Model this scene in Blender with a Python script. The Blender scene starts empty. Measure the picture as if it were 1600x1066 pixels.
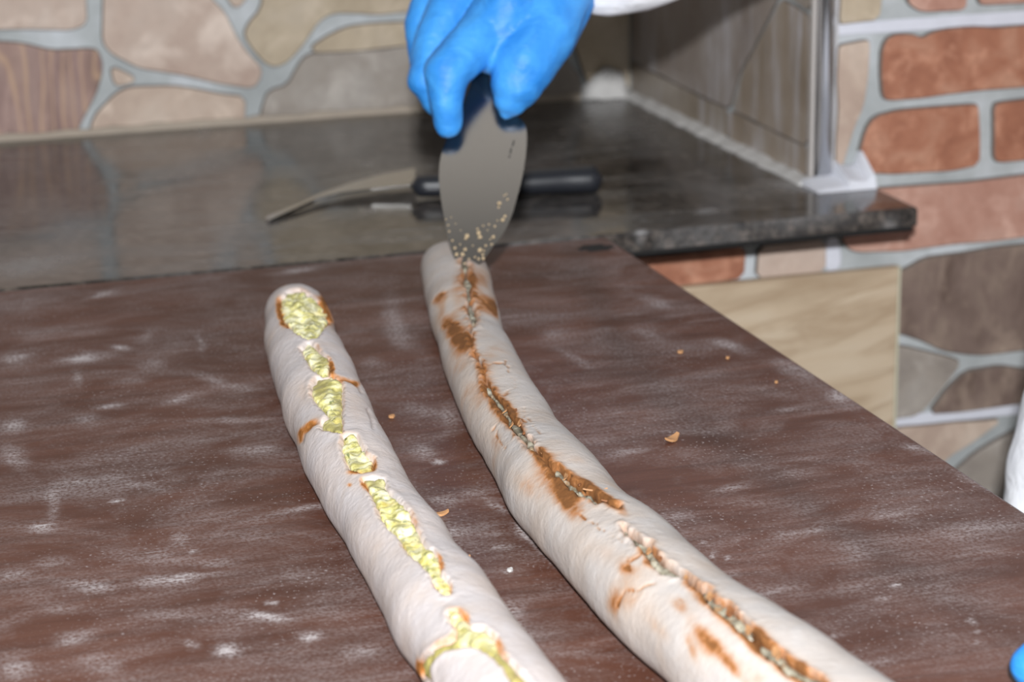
import bpy, bmesh, math, random
import numpy as np
from mathutils import Vector, Matrix, noise as mn

random.seed(7)
SC = bpy.context.scene
COL = SC.collection
def lin(c):
    return c / 12.92 if c <= 0.04045 else ((c + 0.055) / 1.055) ** 2.4
def rgb(r, g, b):
    return (lin(r / 255), lin(g / 255), lin(b / 255), 1.0)

# ------------------------------------------------------------------ camera
F = 3946.0                       # focal length in pixels of the 1600 px wide frame
YAW, PITCH, ROLL = 0.309596, 0.283548, -0.012154
CAM = np.array([0.0, 0.0, 0.42])
_f = np.array([math.sin(YAW) * math.cos(PITCH), math.cos(YAW) * math.cos(PITCH), -math.sin(PITCH)])
_r0 = np.array([math.cos(YAW), -math.sin(YAW), 0.0])
_u0 = np.cross(_r0, _f)
_r = math.cos(ROLL) * _r0 + math.sin(ROLL) * _u0
_u = -math.sin(ROLL) * _r0 + math.cos(ROLL) * _u0
cd = bpy.data.cameras.new('camera')
cam = bpy.data.objects.new('camera', cd)
COL.objects.link(cam)
cd.sensor_width = 36
cd.sensor_fit = 'HORIZONTAL'
cd.lens = F / 1600 * 36
cd.clip_start = 0.02
M = Matrix.Identity(4)
for i in range(3):
    M[i][0], M[i][1], M[i][2], M[i][3] = _r[i], _u[i], -_f[i], CAM[i]
cam.matrix_world = M
cd.dof.use_dof = True
cd.dof.focus_distance = 1.22
cd.dof.aperture_fstop = 11.0
SC.camera = cam

# ------------------------------------------------------------------ light
w = bpy.data.worlds.new('World')
SC.world = w
w.use_nodes = True
w.node_tree.nodes['Background'].inputs[0].default_value = (0.95, 0.98, 1.0, 1)
w.node_tree.nodes['Background'].inputs[1].default_value = 0.065
def area(name, loc, target, size, power, color, size_y=None):
    ld = bpy.data.lights.new(name, 'AREA')
    ld.energy = power
    ld.color = color
    ld.size = size
    if size_y:
        ld.shape = 'RECTANGLE'
        ld.size_y = size_y
    o = bpy.data.objects.new(name, ld)
    COL.objects.link(o)
    o.location = loc
    o.rotation_euler = (Vector(target) - Vector(loc)).to_track_quat('-Z', 'Y').to_euler()
    return o
_fl = CAM + 0.14 * _u - 0.28 * _f - 0.01 * _r        # the photographer's flash, above and behind the lens
area('flash', tuple(_fl), tuple(_fl + 2 * _f - 0.16 * _u), 0.05, 49.0, (0.97, 0.985, 1.0), 0.04)
area('overhead_fill', (0.1, 0.9, 1.7), (0.2, 1.2, 0), 1.2, 1.4, (1.0, 0.97, 0.92), 0.3)  # added soft fill from above, no lamp is seen there
vs = SC.view_settings
SC.display_settings.display_device = 'sRGB'
vs.view_transform = 'Standard'
vs.look = 'None'
vs.gamma = 1
vs.exposure = 0.0
vs.use_curve_mapping = False
SC.cycles.max_bounces = 8
SC.cycles.use_denoising = True

# ------------------------------------------------------------------ measuring helpers
def ray(x, y):
    return _r * (x - 800) / F - _u * (y - 533) / F + _f
def atz(x, y, z=0.0):
    d = ray(x, y); return CAM + (z - CAM[2]) / d[2] * d
def aty(x, y, Y):
    d = ray(x, y); return CAM + (Y - CAM[1]) / d[1] * d
def atx(x, y, X):
    d = ray(x, y); return CAM + (X - CAM[0]) / d[0] * d
def pix(P):
    d = np.asarray(P) - CAM
    z = d @ _f
    return np.stack([800 + F * (d @ _r) / z, 533 - F * (d @ _u) / z], -1)

def inside(P, poly):
    x, y = P[:, 0], P[:, 1]
    c = np.zeros(len(P), bool)
    k = len(poly)
    for i in range(k):
        x1, y1 = poly[i]; x2, y2 = poly[(i + 1) % k]
        if y1 == y2:
            continue
        c ^= ((y1 > y) != (y2 > y)) & (x < (x2 - x1) * (y - y1) / (y2 - y1) + x1)
    return c
def dist_line(P, pts, closed=False):
    d = np.full(len(P), 1e9)
    k = len(pts)
    for i in range(k if closed else k - 1):
        a, b = np.array(pts[i], float), np.array(pts[(i + 1) % k], float)
        ab = b - a
        t = np.clip(((P - a) @ ab) / max(ab @ ab, 1e-9), 0, 1)
        d = np.minimum(d, np.linalg.norm(P - (a + t[:, None] * ab), axis=1))
    return d
def sdist(P, poly):
    d = dist_line(P, poly, True)
    return np.where(inside(P, poly), -d, d)
# ------------------------------------------------------------------ scene helpers
def link(o, parent=None):
    COL.objects.link(o)
    if parent is not None:
        o.parent = parent
    return o
def mesh_np(name, V, Fc, mats=(), smooth=False):
    me = bpy.data.meshes.new(name)
    me.from_pydata([tuple(v) for v in V], [], [tuple(int(i) for i in f) for f in Fc])
    for m in mats:
        me.materials.append(m)
    if smooth:
        me.polygons.foreach_set('use_smooth', [True] * len(me.polygons))
    me.update()
    return me
def obj(name, me, parent=None, **props):
    if isinstance(me, bmesh.types.BMesh):
        b = me
        me = bpy.data.meshes.new(name)
        b.to_mesh(me); b.free()
    o = bpy.data.objects.new(name, me)
    link(o, parent)
    for k, v in props.items():
        o[k] = v
    return o
def empty(name, loc, **props):
    o = bpy.data.objects.new(name, None)
    o.empty_display_size = 0.05
    COL.objects.link(o)
    o.location = loc
    for k, v in props.items():
        o[k] = v
    return o
def adopt(child, parent):
    """parent without moving: parents here are only translated"""
    child.parent = parent
    child.matrix_parent_inverse = Matrix.Translation(-Vector(parent.location))
def setmat(o, m, smooth=False):
    o.data.materials.clear()
    o.data.materials.append(m)
    if smooth:
        o.data.polygons.foreach_set('use_smooth', [True] * len(o.data.polygons))
    return o
def box_bm(x0, x1, y0, y1, z0, z1, bev=0.0, seg=2):
    b = bmesh.new()
    bmesh.ops.create_cube(b, size=1)
    for v in b.verts:
        v.co = ((x0 + x1) / 2 + v.co.x * (x1 - x0), (y0 + y1) / 2 + v.co.y * (y1 - y0), (z0 + z1) / 2 + v.co.z * (z1 - z0))
    if bev:
        bmesh.ops.bevel(b, geom=list(b.edges), offset=bev, segments=seg, profile=0.5, affect='EDGES')
    return b
def attr(me, name, vals):
    a = me.attributes.new(name, 'FLOAT', 'POINT')
    a.data.foreach_set('value', np.asarray(vals, np.float32))

# ------------------------------------------------------------------ node helpers
class NT:
    def __init__(s, name):
        s.m = bpy.data.materials.new(name)
        s.m.use_nodes = True
        s.t = s.m.node_tree
        s.b = s.t.nodes['Principled BSDF']
    def n(s, typ, **kw):
        nd = s.t.nodes.new(typ)
        for k, v in kw.items():
            setattr(nd, k, v)
        return nd
    def put(s, sock, v):
        if hasattr(v, 'is_output'):
            s.t.links.new(v, sock)
        else:
            sock.default_value = v
    def coord(s, scale=(1, 1, 1), rot=(0, 0, 0), kind='Object', rand=False):
        tc = s.n('ShaderNodeTexCoord')
        mp = s.n('ShaderNodeMapping')
        mp.inputs['Scale'].default_value = scale
        mp.inputs['Rotation'].default_value = rot
        s.t.links.new(tc.outputs[kind], mp.inputs['Vector'])
        if rand:
            oi = s.n('ShaderNodeObjectInfo')
            ml = s.n('ShaderNodeMath', operation='MULTIPLY'); ml.inputs[1].default_value = 37.0
            s.t.links.new(oi.outputs['Random'], ml.inputs[0])
            cb = s.n('ShaderNodeCombineXYZ')
            for i in range(3):
                s.t.links.new(ml.outputs[0], cb.inputs[i])
            s.t.links.new(cb.outputs[0], mp.inputs['Location'])
        return mp.outputs[0]
    def noise(s, vec, scale, detail=4, rough=0.55, dist=0.0, out=0):
        nd = s.n('ShaderNodeTexNoise')
        s.put(nd.inputs['Vector'], vec)
        nd.inputs['Scale'].default_value = scale
        nd.inputs['Detail'].default_value = detail
        nd.inputs['Roughness'].default_value = rough
        nd.inputs['Distortion'].default_value = dist
        return nd.outputs[out]
    def vor(s, vec, scale, feature='F1', out='Distance', rnd=1.0):
        nd = s.n('ShaderNodeTexVoronoi', feature=feature)
        s.put(nd.inputs['Vector'], vec)
        nd.inputs['Scale'].default_value = scale
        nd.inputs['Randomness'].default_value = rnd
        return nd.outputs[out]
    def wave(s, vec, scale, dist, detail=2, dscale=1.0):
        nd = s.n('ShaderNodeTexWave')
        s.put(nd.inputs['Vector'], vec)
        nd.inputs['Scale'].default_value = scale
        nd.inputs['Distortion'].default_value = dist
        nd.inputs['Detail'].default_value = detail
        nd.inputs['Detail Scale'].default_value = dscale
        return nd.outputs['Fac']
    def ramp(s, fac, stops):
        nd = s.n('ShaderNodeValToRGB')
        s.put(nd.inputs[0], fac)
        el = nd.color_ramp.elements
        while len(el) < len(stops):
            el.new(0.5)
        for e, (p, c) in zip(el, stops):
            e.position = p
            e.color = c if isinstance(c, tuple) else (c, c, c, 1)
        return nd.outputs[0]
    def mix(s, fac, a, b, mode='MIX'):
        nd = s.n('ShaderNodeMix', data_type='RGBA', blend_type=mode)
        s.put(nd.inputs[0], fac)
        s.put(nd.inputs[6], a)
        s.put(nd.inputs[7], b)
        return nd.outputs[2]
    def math(s, op, a, b=0.0, clamp=False):
        nd = s.n('ShaderNodeMath', operation=op, use_clamp=clamp)
        s.put(nd.inputs[0], a)
        s.put(nd.inputs[1], b)
        return nd.outputs[0]
    def att(s, name):
        return s.n('ShaderNodeAttribute', attribute_name=name).outputs['Fac']
    def bump(s, h, strength=0.3, dist=0.002):
        nd = s.n('ShaderNodeBump')
        s.put(nd.inputs['Height'], h)
        nd.inputs['Strength'].default_value = strength
        nd.inputs['Distance'].default_value = dist
        s.t.links.new(nd.outputs[0], s.b.inputs['Normal'])
    def set(s, **kw):
        for k, v in kw.items():
            s.put(s.b.inputs[k.replace('_', ' ')], v)
        return s
def plain(name, col, rough=0.5, metal=0.0, **kw):
    t = NT(name)
    c = t.noise(t.coord(), 60, 3)
    col2 = tuple(x * 0.82 for x in col[:3]) + (1,)
    t.set(Base_Color=t.mix(c, col2, col), Roughness=rough, Metallic=metal, **kw)
    return t.m

# ------------------------------------------------------------------ materials of the setting
def stone_mat(name, ca, cb, cc, scale=14, stretch=(1, 1, 1), rot=(0, 0, 0), veins=None, gain=1.0):
    t = NT(name)
    ca, cb, cc = [tuple(min(x * gain, 0.9) for x in c[:3]) + (1,) for c in (ca, cb, cc)]
    v = t.coord(stretch, rot, rand=True)
    a = t.noise(v, scale, 6, 0.6, 0.6)
    col = t.ramp(a, [(0.28, ca), (0.5, cb), (0.72, cc)])
    g = t.noise(v, scale * 9, 3)
    col = t.mix(t.math('MULTIPLY', g, 0.35), col, tuple(x * 0.55 for x in ca[:3]) + (1,))
    wl = t.noise(v, scale * 1.9, 4, 0.6, 0.3)
    col = t.mix(t.ramp(wl, [(0.52, 0.0), (0.72, 0.5)]), col, tuple(min(x * 1.35, 0.9) for x in cc[:3]) + (1,))
    if veins:
        wv = t.wave(v, veins[0], veins[1], 3, 1.2)
        col = t.mix(t.ramp(wv, [(0.3, 0.0), (0.62, 0.75), (0.8, 0.1)]), col, veins[2])
    t.set(Base_Color=col, Roughness=0.55)
    t.b.inputs['Specular IOR Level'].default_value = 0.35
    t.bump(a, 0.15, 0.003)
    return t.m
M_tan = stone_mat('stone_tan', rgb(150, 130, 118), rgb(170, 152, 138), rgb(182, 168, 155), gain=1.3)
M_rose = stone_mat('stone_rose', rgb(150, 128, 116), rgb(172, 154, 142), rgb(184, 172, 162), gain=1.3)
M_olive = stone_mat('stone_olive', rgb(146, 132, 112), rgb(164, 150, 130), rgb(172, 160, 144), gain=1.3)
M_band = stone_mat('stone_banded', rgb(98, 78, 74), rgb(128, 104, 98), rgb(146, 124, 116), 11, (3.2, 1, 0.9), (0, 0.35, 0),
                   (3.6, 13.0, rgb(184, 152, 124)), gain=1.35)
M_grey = stone_mat('stone_grey', rgb(120, 112, 106), rgb(142, 134, 126), rgb(154, 148, 142), 18, gain=1.25)
M_dark = stone_mat('stone_dark', rgb(84, 68, 60), rgb(118, 101, 93), rgb(146, 130, 116), 13, (1.6, 1, 0.9), gain=1.12)
M_brick = stone_mat('brick_red', rgb(142, 92, 72), rgb(168, 114, 90), rgb(190, 144, 120), 30)
M_brick2 = stone_mat('brick_rose', rgb(164, 118, 102), rgb(186, 144, 128), rgb(198, 166, 152), 20)
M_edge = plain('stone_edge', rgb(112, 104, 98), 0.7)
def grout_mat():
    t = NT('grout')
    v = t.coord()
    a = t.noise(v, 16, 4)
    b = t.noise(v, 220, 2)
    col = t.ramp(a, [(0.3, rgb(152, 156, 156)), (0.5, rgb(174, 178, 179)), (0.7, rgb(202, 206, 211))])
    t.set(Base_Color=t.mix(t.math('MULTIPLY', b, 0.3), col, rgb(146, 152, 156)), Roughness=0.8)
    return t.m
M_grout = grout_mat()
M_joint = plain('white_joint', rgb(214, 216, 226), 0.6)
M_floor = plain('floor_tile', rgb(150, 146, 140), 0.5)

# ------------------------------------------------------------------ the wall with its stones and bricks
YW = 2.085            # back of the niche
YR = 1.697            # brick-faced front wall, whose corner is the right side of the niche
XP = 0.7812           # right side of the niche
YF, XR = 1.600, 0.820 # front edge and right end of the granite
Z_BOT = float(aty(1418, 360, YF)[2])
wall = setmat(obj('wall_back', box_bm(-1.4, XP + 0.006, YW, YW + 0.12, -0.9, 1.9), kind='structure'), M_grout)
bm = box_bm(XP + 0.006, 2.4, YR, YW + 0.12, -0.9, 1.9)
low = setmat(obj('wall_lower', box_bm(-1.4, XP + 0.006, YR, YW, -0.9, Z_BOT - 0.0012), kind='structure'), M_grout)
front = setmat(obj('wall_front', bm, kind='structure'), M_grout)
side = setmat(obj('wall_right', box_bm(XP, XP + 0.006, YR + 0.006, YW, Z_BOT, 1.9), kind='structure'), M_grout)
floor = setmat(obj('floor', box_bm(-1.6, 2.6, -0.8, YW + 0.12, -0.95, -0.9), kind='structure'), M_floor)

def rounded(poly, n=2):
    for _ in range(n):                                   # Chaikin corner cutting, light
        out = []
        k = len(poly)
        for i in range(k):
            a, b = np.array(poly[i]), np.array(poly[(i + 1) % k])
            l = np.hypot(*(b - a))
            c = min(0.25, 0.004 / max(l, 1e-6))
            out += [a + (b - a) * c, a + (b - a) * (1 - c)]
        poly = out
    return [np.array(p) for p in poly]
def slab(name, poly2, place, mat_, parent, h=0.004, rough=0.0012, proud_dir=None):
    """a piece with bevelled edges: poly2 in plane metres, place(u, v, h) -> xyz"""
    A = sum(poly2[i][0] * poly2[(i + 1) % len(poly2)][1] - poly2[(i + 1) % len(poly2)][0] * poly2[i][1] for i in range(len(poly2)))
    if A < 0:
        poly2 = poly2[::-1]
    pts = []
    k = len(poly2)
    for i in range(k):                                   # long edges get a few wobbling points
        a, b = np.array(poly2[i]), np.array(poly2[(i + 1) % k])
        l = np.hypot(*(b - a))
        m = max(1, min(6, int(l / 0.02)))
        for j in range(m):
            p = a + (b - a) * j / m
            if j:
                p = p + np.array([random.uniform(-1, 1), random.uniform(-1, 1)]) * rough
            pts.append(p)
    pts = rounded(pts, 1)
    k = len(pts)
    c = sum(pts) / k
    nrm = []
    for i in range(k):
        d = pts[(i + 1) % k] - pts[i - 1]
        nn = np.array([-d[1], d[0]]); l = np.hypot(*nn)
        nrm.append(nn / l if l > 0 else nn)
    pts = [pts[i] - nrm[i] * 0.0013 for i in range(k)]     # joints as narrow as on the photograph
    V = [place(*p, -0.001) for p in pts] + [place(*p, h * 0.62) for p in pts] + [place(*(pts[i] + nrm[i] * 0.0009), h) for i in range(k)]
    Fc = []
    for i in range(k):
        j = (i + 1) % k
        Fc.append((i, j, k + j, k + i)); Fc.append((k + i, k + j, 2 * k + j, 2 * k + i))
    Fc.append(tuple(range(2 * k, 3 * k)))
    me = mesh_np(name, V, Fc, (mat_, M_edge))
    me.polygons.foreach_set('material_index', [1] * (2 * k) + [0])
    bm = bmesh.new(); bm.from_mesh(me); bmesh.ops.recalc_face_normals(bm, faces=bm.faces); bm.to_mesh(me); bm.free()
    return obj(name, me, parent)
def wall_piece(name, px, m, h=0.004, Y=YW, par=None):
    p2 = [aty(x, y, Y)[[0, 2]] for x, y in px]
    if Y == YR:
        p2 = [(max(p[0], XP + 0.018) if p[1] > Z_BOT else p[0], p[1]) for p in p2]
    else:
        p2 = [(min(p[0], XP - 0.004), p[1]) for p in p2]
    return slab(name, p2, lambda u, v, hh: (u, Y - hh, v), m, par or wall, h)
STONES = [
    ([(-160, -140), (128, -140), (132, 0), (134, 36), (110, 45), (40, 43), (-160, 46)], M_rose),
    ([(-160, 70), (0, 65), (35, 68), (80, 79), (145, 76), (153, 82), (159, 104), (150, 140), (122, 195), (108, 232), (-160, 250)], M_band),
    ([(163, -140), (290, -140), (312, -20), (350, 20), (358, 38), (369, 60), (386, 84), (407, 106), (404, 122), (394, 136), (340, 128), (285, 115), (216, 104), (172, 81), (160, 64)], M_rose),
    ([(174, 104), (193, 112), (212, 123), (196, 130), (180, 132), (175, 118)], M_tan),
    ([(180, 146), (200, 136), (270, 134), (310, 140), (342, 147), (381, 151), (380, 184), (374, 232), (132, 245), (146, 182)], M_tan),
    ([(340, -140), (410, -140), (392, -30), (382, -2), (367, 13), (352, -8)], M_tan),
    ([(428, -140), (560, -140), (735, -140), (728, 8), (640, 15), (590, 21), (519, 18), (497, 30), (480, 55), (464, 78), (441, 100), (420, 102), (400, 83), (381, 56), (386, 38), (408, 13)], M_olive),
    ([(486, 74), (498, 64), (520, 51), (545, 41), (620, 35), (735, 28), (735, 64), (630, 69), (560, 77), (492, 80)], M_olive),
    ([(480, 84), (560, 80), (632, 72), (735, 67), (745, 215), (399, 240), (406, 184), (412, 160), (419, 142), (449, 133), (466, 101)], M_grey),
    ([(750, -140), (900, -140), (880, 60), (752, 72)], M_rose),
    ([(755, 86), (868, 76), (905, 120), (900, 205), (760, 215)], M_grey),
    ([(915, -140), (1070, -140), (1060, 300), (896, 68)], M_olive),
    ([(1300, -140), (1372, -140), (1373, 0), (1370, 28), (1320, 34), (1302, 36)], M_olive),
    ([(1300, 76), (1310, 71), (1350, 63), (1355, 65), (1352, 120), (1345, 166), (1331, 196), (1317, 242), (1310, 264), (1298, 264)], M_tan),
    ([(1395, 427), (1415, 419), (1442, 403), (1505, 395), (1555, 386), (1600, 382), (1720, 372), (1720, 535), (1600, 544), (1536, 552), (1509, 551), (1470, 545), (1440, 530), (1407, 519), (1390, 517)], M_dark),
    ([(1390, 540), (1407, 540), (1440, 548), (1482, 558), (1498, 564), (1482, 588), (1457, 619), (1432, 646), (1404, 650), (1388, 653)], M_grey),
    ([(1450, 644), (1478, 606), (1506, 580), (1560, 571), (1600, 577), (1720, 570), (1720, 616), (1590, 628)], M_dark),
    ([(1390, 669), (1404, 667), (1530, 657), (1562, 654), (1515, 689), (1477, 712), (1455, 742), (1390, 770)], M_tan),
    ([(1592, 668), (1720, 650), (1720, 860), (1490, 860), (1482, 742), (1520, 708)], M_grey),
    ([(1184, 384), (1286, 374), (1286, 421), (1180, 433)], M_rose),
]
BRICKS = [
    ([(1412, -140), (1505, -140), (1506, 0), (1503, 13), (1437, 16), (1424, 9), (1415, 0)], M_brick2),
    ([(1524, -140), (1720, -140), (1720, -4), (1600, 2), (1531, 5), (1526, 0)], M_brick2),
    ([(1376, 72), (1388, 55), (1420, 53), (1437, 60), (1450, 52), (1470, 46), (1600, 40), (1720, 32), (1720, 124), (1600, 133), (1530, 138), (1470, 145), (1440, 150), (1385, 154), (1377, 150), (1374, 110)], M_brick),
    ([(1363, 182), (1400, 172), (1460, 167), (1520, 163), (1524, 166), (1526, 255), (1483, 264), (1437, 266), (1392, 269), (1341, 266), (1340, 240), (1350, 202)], M_brick),
    ([(1550, 163), (1560, 160), (1600, 155), (1720, 145), (1720, 238), (1600, 247), (1556, 251), (1550, 244)], M_brick),
    ([(1316, 298), (1384, 293), (1456, 288), (1550, 279), (1600, 273), (1720, 262), (1720, 358), (1600, 367), (1546, 374), (1442, 384), (1410, 389), (1336, 391), (1320, 384), (1314, 370)], M_brick2),
    ([(930, 408), (1161, 384), (1158, 431), (1075, 441), (930, 456)], M_brick),
]
for px_, m_ in STONES:
    fr_ = min(p[0] for p in px_) >= 1180 and px_[0][0] not in (1205,)
    wall_piece('stone', px_, m_, 0.004, YR if fr_ else YW, front if fr_ else wall)
for px_, m_ in BRICKS:
    wall_piece('brick', px_, m_, 0.0045, YR, front)
def joint(px):
    p2 = [aty(x, y, YR)[[0, 2]] for x, y in px]
    o = slab('grout_joint', p2, lambda u, v, hh: (u, YR - hh, v), M_joint, front, 0.0014, 0.0002)
    o.data.materials[1] = M_joint
joint([(1302, 40), (1600, 19), (1720, 10), (1720, 26), (1600, 35), (1302, 53)])
joint([(1388, 654), (1404, 652), (1590, 631), (1720, 617), (1720, 632), (1590, 645), (1404, 665), (1388, 667)])
joint([(1290, 374), (1308, 372), (1312, 405), (1309, 419), (1290, 422)])

# the same facing goes on around the part in the picture
def field(x0, x1, z0, z1, dx, dz, brick, place_Y, par, skip, mats, nm, jit):
    rr = random.Random(nm + str(x0))
    nz_, r0 = int((z1 - z0) / dz), 0
    for r_ in range(nz_):
        off = (r_ % 2) * dx / 2
        n_ = int((x1 - x0) / dx) + 2
        for c_ in range(n_):
            a = max(x0, x0 + c_ * dx - off); b_ = min(x1, x0 + (c_ + 1) * dx - off)
            z = z0 + r_ * dz
            if b_ - a < dx * 0.3 or skip((a + b_) / 2, z + dz / 2, a, b_, z, z + dz):
                continue
            g = 0.005
            def q(i, j):
                # corners shared by neighbours: jitter depends on the corner only
                h_ = random.Random(round(i * 997) * 131 + round(j * 991))
                return i + h_.uniform(-jit, jit), j + h_.uniform(-jit, jit)
            P4 = [q(a, z), q(b_, z), q(b_, z + dz), q(a, z + dz)]
            P4 = [(P4[0][0] + g, P4[0][1] + g), (P4[1][0] - g, P4[1][1] + g), (P4[2][0] - g, P4[2][1] - g), (P4[3][0] + g, P4[3][1] - g)]
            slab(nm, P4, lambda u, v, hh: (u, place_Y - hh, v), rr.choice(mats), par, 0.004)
_xl, _zt = aty(-160, 60, YW)[0], aty(400, -140, YW)[2]
field(-0.75, XP - 0.004, 0.008, 0.62, 0.15, 0.105, False, YW, wall, lambda x, z, a, b, c, d: b > _xl - 0.002 and c < _zt - 0.004, (M_tan, M_rose, M_olive, M_band, M_grey), 'stone', 0.016)
_xr, _zf = aty(1720, 300, YR)[0], aty(1450, -140, YR)[2]
_zb = aty(1600, 860, YR)[2]
field(XP + 0.019, 1.45, _zb - 0.066 * 3, 0.50, 0.145, 0.066, True, YR, front, lambda x, z, a, b, c, d: a < _xr + 0.002 and _zb - 0.1 < d and c < _zf + 0.002, (M_brick, M_brick2, M_brick), 'brick', 0.0015)

# ------------------------------------------------------------------ granite counter
def granite():
    t = NT('granite')
    v = t.coord()
    a = t.noise(v, 90, 5, 0.65)
    b = t.vor(v, 260)
    c = t.noise(t.coord((1, 3.2, 1)), 7, 5, 0.6, 0.8)
    col = t.ramp(a, [(0.34, rgb(28, 27, 26)), (0.5, rgb(54, 50, 47)), (0.68, rgb(100, 91, 84))])
    col = t.mix(t.ramp(b, [(0.0, 0.4), (0.3, 0.0)]), col, rgb(134, 120, 112))
    sk = t.noise(t.coord((2.2, 15, 2)), 2.6, 5, 0.6, 0.6)
    col = t.mix(t.ramp(sk, [(0.5, 0.0), (0.72, 0.75)]), col, rgb(26, 24, 22))
    fl = t.math('MULTIPLY', t.ramp(c, [(0.44, 0.0), (0.76, 0.4)]), t.ramp(t.noise(v, 160, 3), [(0.3, 0.35), (0.7, 1.0)]))
    fl = t.math('MAXIMUM', fl, t.math('MULTIPLY', t.att('flour'), t.ramp(t.noise(v, 120, 4), [(0.25, 0.45), (0.65, 1.0)])))
    col = t.mix(fl, col, rgb(172, 170, 170))
    ro = t.math('ADD', t.math('MULTIPLY', fl, 0.5), t.math('MULTIPLY', c, 0.16))
    t.set(Base_Color=col, Roughness=t.math('ADD', ro, 0.04))
    t.b.inputs['IOR'].default_value = 1.55
    return t.m
M_granite = granite()
counter = empty('granite_countertop', (0.2, (YF + YW) / 2, Z_BOT),
                label='dark polished granite countertop dusted with flour against the stone wall', category='countertop')
XL = -0.75
def blobs(px, lst, grow=1.0):
    """sum of soft oriented spots measured on the photograph: cx, cy, rx, ry, degrees, strength"""
    s = np.zeros(len(px))
    for cx, cy, rx, ry, an, st in lst:
        a = math.radians(an)
        dx, dy = px[:, 0] - cx, px[:, 1] - cy
        u = (dx * math.cos(a) + dy * math.sin(a)) / rx
        v = (-dx * math.sin(a) + dy * math.cos(a)) / ry / grow
        u = u / grow
        s += st * np.exp(-(u * u + v * v) ** 1.2)
    return s
def grid_top(x0, x1, y0, y1, z, nx, ny):
    xs, ys = np.linspace(x0, x1, nx), np.linspace(y0, y1, ny)
    V = np.stack([np.repeat(xs[None, :], ny, 0), np.repeat(ys[:, None], nx, 1), np.full((ny, nx), z)], -1).reshape(-1, 3)
    i = np.arange(ny - 1)[:, None] * nx + np.arange(nx - 1)[None, :]
    Fc = np.stack([i, i + 1, i + 1 + nx, i + nx], -1).reshape(-1, 4)
    return V, Fc
def slab_grid(name, x0, x1, y0, y1, z0, z1, nx, ny, m, r=0.002):
    """a slab whose top is a fine grid (carries dust attributes), rounded top edge, closed sides and bottom"""
    V, Fc = grid_top(x0 + r, x1 - r, y0 + r, y1 - r, z1, nx, ny)
    V = [tuple(v) for v in V]; Fc = [tuple(f) for f in Fc]
    ring = [i for i in range(nx)] + [nx - 1 + j * nx for j in range(1, ny)] + [(ny - 1) * nx + i for i in range(nx - 2, -1, -1)] + [j * nx for j in range(ny - 2, 0, -1)]
    prev = ring
    for off, dz in ((r * 0.7, -r * 0.3), (r, -r), (r, None), (r * 0.0, 'b')):
        cur = []
        for idx in ring:
            x, y, z = V[idx]
            X = x + (off if abs(x - (x1 - r)) < 1e-9 else -off if abs(x - (x0 + r)) < 1e-9 else 0)
            Y = y + (off if abs(y - (y1 - r)) < 1e-9 else -off if abs(y - (y0 + r)) < 1e-9 else 0)
            Z = z0 + r if dz is None else z0 if dz == 'b' else z1 + dz
            V.append((X, Y, Z)); cur.append(len(V) - 1)
        k = len(ring)
        for i in range(k):
            Fc.append((prev[i], cur[i], cur[(i + 1) % k], prev[(i + 1) % k]))
        prev = cur
    Fc.append(tuple(prev[::-1]))
    me = mesh_np(name, V, Fc, (m,))
    bm = bmesh.new(); bm.from_mesh(me); bmesh.ops.recalc_face_normals(bm, faces=bm.faces); bm.to_mesh(me); bm.free()
    return me
def notch_slab(name, x0, x1, y0, y1, xn, yn, z0, z1, m):
    """granite slab with its right back corner cut out for the wall; the top is a fine grid"""
    xs = np.unique(np.concatenate([np.linspace(x0, xn, 240), np.linspace(xn, x1, 14)]))
    ys = np.unique(np.concatenate([np.linspace(y0, yn, 26), np.linspace(yn, y1, 80)]))
    b = bmesh.new()
    vg = {}
    def gv(i, j):
        if (i, j) not in vg:
            vg[i, j] = b.verts.new((xs[i], ys[j], z1))
        return vg[i, j]
    for j in range(len(ys) - 1):
        for i in range(len(xs) - 1):
            if xs[i] >= xn - 1e-6 and ys[j] >= yn - 1e-6:
                continue
            b.faces.new((gv(i, j), gv(i + 1, j), gv(i + 1, j + 1), gv(i, j + 1)))
    be = [e for e in b.edges if e.is_boundary]
    r_ = bmesh.ops.extrude_edge_only(b, edges=be)
    nv = [v for v in r_['geom'] if isinstance(v, bmesh.types.BMVert)]
    for v in nv:
        v.co.z = z0
    bmesh.ops.contextual_create(b, geom=[e for e in r_['geom'] if isinstance(e, bmesh.types.BMEdge)])
    bmesh.ops.recalc_face_normals(b, faces=b.faces)
    te = [e for e in be if e.is_valid]
    bmesh.ops.bevel(b, geom=te, offset=0.0022, segments=3, affect='EDGES', profile=0.5)
    me = bpy.data.meshes.new(name); b.to_mesh(me); b.free()
    me.materials.append(m)
    return me
me = notch_slab('slab', XL, XR, YF, YW - 0.001, XP - 0.0004, YR - 0.0004, Z_BOT + 0.003, 0.0, M_granite)
cv = np.array([v.co[:] for v in me.vertices]); cp = pix(cv)
FL_C = [(40, 415, 70, 16, -8, .55), (150, 395, 60, 10, -8, .2), (330, 240, 16, 6, 0, .35), (318, 205, 16, 16, 0, .45), (575, 257, 14, 4, 0, .5), (575, 330, 14, 4, 0, .5),
        (440, 270, 90, 12, -5, .2), (935, 185, 60, 40, 20, .35), (1010, 200, 90, 30, 30, .3), (1105, 330, 20, 5, -5, .7), (1002, 362, 9, 5, -10, 1), (1005, 344, 6, 3, 0, .4),
        (1180, 300, 70, 14, -5, .25), (1230, 290, 40, 8, 12, .5), (850, 345, 40, 8, -5, .15), (60, 320, 60, 20, -5, .15), (150, 290, 40, 25, 40, .12), (1390, 353, 14, 5, -8, .5),
        (1080, 290, 60, 10, 5, .2), (1250, 345, 90, 8, -6, .25), (1320, 291, 60, 8, 3, .5)]
attr(me, 'flour', np.clip(blobs(cp, FL_C), 0, 1) * (cv[:, 2] > -0.03))
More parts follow.
